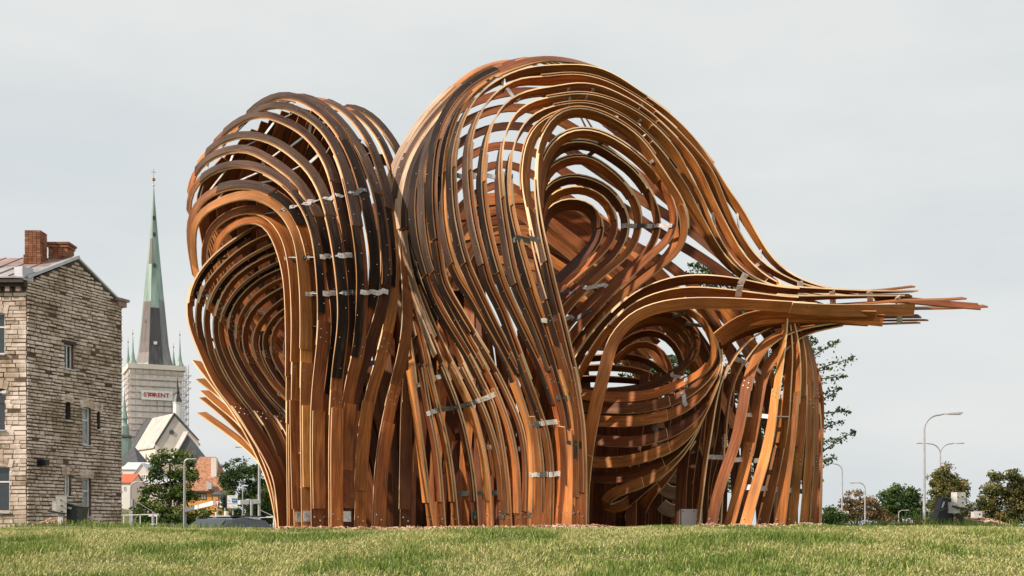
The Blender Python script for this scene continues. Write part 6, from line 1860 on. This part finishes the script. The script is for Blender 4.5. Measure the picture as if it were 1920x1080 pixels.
# ------------------------------------------------------------------ lawn
def lawn():
    r = np.random.default_rng(77)
    def field(n, y0, y1, wide=.52):
        y = np.sqrt(r.uniform(y0 * y0, y1 * y1, n))
        x = r.uniform(-wide, wide, n) * y
        return x, y
    X1, Y1 = field(330000, 4.1, 8.7)
    X2, Y2 = field(60000, 7.0, 11.0, .54)
    x = np.concatenate([X1, X2]); y = np.concatenate([Y1, Y2])
    pat = .55 * vnoise(x, y * 1.0, .55, 21) + .3 * vnoise(x, y, .17, 22) + .15 * vnoise(x, y, 1.7, 23)
    strawy = r.random(len(x)) < np.clip((pat - .40) * 3.4, .10, .78)
    n = len(x)
    z = ground_z(x, y)
    clump = .5 * vnoise(x, y, .11, 25) + .5 * vnoise(x, y, .26, 28)
    h = np.where(strawy, r.uniform(.014, .034, n), r.uniform(.020, .046, n)) * (.25 + 1.5 * clump)
    # taller tufts here and there
    tall = (vnoise(x, y, .3, 26) > .80) & ~strawy
    h = np.where(tall, h * 1.45, h)
    h = h * np.interp(y, [6.0, 7.4, 9.5], [1.0, .62, .5])
    lean = np.where(strawy, r.uniform(.9, 2.4, n), r.uniform(.25, 1.0, n))
    az = r.uniform(0, 2 * np.pi, n)
    dx, dy = np.cos(az), np.sin(az)
    wdt = r.uniform(.0013, .0028, n) * np.where(strawy, .85, 1.0)
    sx, sy = -dy * wdt, dx * wdt
    up = h / np.sqrt(1 + lean ** 2); out = h * lean / np.sqrt(1 + lean ** 2)
    z0 = z + np.where(strawy, r.uniform(0, .016, n), -.002)
    v = np.empty((n, 5, 3))
    v[:, 0] = np.stack([x - sx, y - sy, z0], 1); v[:, 1] = np.stack([x + sx, y + sy, z0], 1)
    mx, my, mz = x + dx * out * .35, y + dy * out * .35, z0 + up * .62
    v[:, 2] = np.stack([mx + sx * .8, my + sy * .8, mz], 1); v[:, 3] = np.stack([mx - sx * .8, my - sy * .8, mz], 1)
    v[:, 4] = np.stack([x + dx * out, y + dy * out, z0 + up], 1)
    me = bpy.data.meshes.new('grass')
    me.vertices.add(5 * n); me.vertices.foreach_set('co', v.ravel())
    b = np.arange(n) * 5
    loops = np.stack([b, b + 1, b + 2, b + 3, b + 3, b + 2, b + 4], 1).ravel()
    me.loops.add(7 * n); me.loops.foreach_set('vertex_index', loops)
    me.polygons.add(2 * n)
    ls = np.stack([np.arange(n) * 7, np.arange(n) * 7 + 4], 1).ravel(); lt_ = np.tile([4, 3], n)
    me.polygons.foreach_set('loop_start', ls); me.polygons.foreach_set('loop_total', lt_)
    me.update(calc_edges=True)
    t = np.where(strawy, .62 + .38 * r.random(n), np.clip(.02 + .62 * r.random(n) * (.35 + 1.2 * pat), 0, .62))
    a = me.attributes.new('tint', 'FLOAT', 'FACE'); a.data.foreach_set('value', np.repeat(t, 2))
    m = leaf_material('grass_blades', (0.055, 0.14, 0.02), (0.33, 0.38, 0.085), (0.72, 0.60, 0.32))
    me.materials.append(m)
    o = link(bpy.data.objects.new('grass', me))
    tag(o, 'mown grass with dry straw patches on the mound', 'grass', kind='stuff')
    return m
GRASSM = lawn()
def tufts(label, spots, seed):
    r = np.random.default_rng(seed)
    vs_, fs, tt = [], [], []
    for (px, Y, rx, nb, hh) in spots:
        cx = wx(px, Y)
        for _ in range(nb):
            x, y = cx + r.normal() * rx, Y + r.normal() * .06
            z = float(ground_z(x, y)); h = hh * r.uniform(.4, 1.15); a = r.uniform(0, 6.28); ln_ = r.uniform(.1, .6) * h
            w_ = .004
            b = len(vs_)
            d = np.array((math.cos(a), math.sin(a), 0)); s = np.array((-d[1], d[0], 0)) * w_
            p = np.array((x, y, z))
            vs_ += [p - s, p + s, p + d * ln_ * .35 + zup * h * .65 + s * .8, p + d * ln_ * .35 + zup * h * .65 - s * .8, p + d * ln_ + zup * h]
            fs += [(b, b + 1, b + 2, b + 3), (b + 3, b + 2, b + 4)]
            tt += [r.uniform(.05, .5)] * 2
    me = bpy.data.meshes.new('tall_grass'); me.from_pydata([tuple(q) for q in vs_], [], fs)
    at = me.attributes.new('tint', 'FLOAT', 'FACE'); at.data.foreach_set('value', tt)
    me.materials.append(GRASSM)
    o = link(bpy.data.objects.new('tall_grass', me)); tag(o, label, 'grass', kind='stuff')
tufts('taller uncut grass along the crest of the mound', [(1724, 11.8, .07, 120, .17), (1650, 11.5, .35, 260, .10), (1690, 11.5, .3, 200, .09), (1900, 11.5, .4, 260, .09), (1780, 11.8, .25, 120, .08), (1620, 11.5, .25, 160, .09), (190, 11.8, .35, 220, .07), (260, 11.5, .6, 260, .06), (330, 11.0, .4, 200, .06), (40, 11.8, .5, 220, .06), (1600, 10.8, .4, 200, .06)], 5)
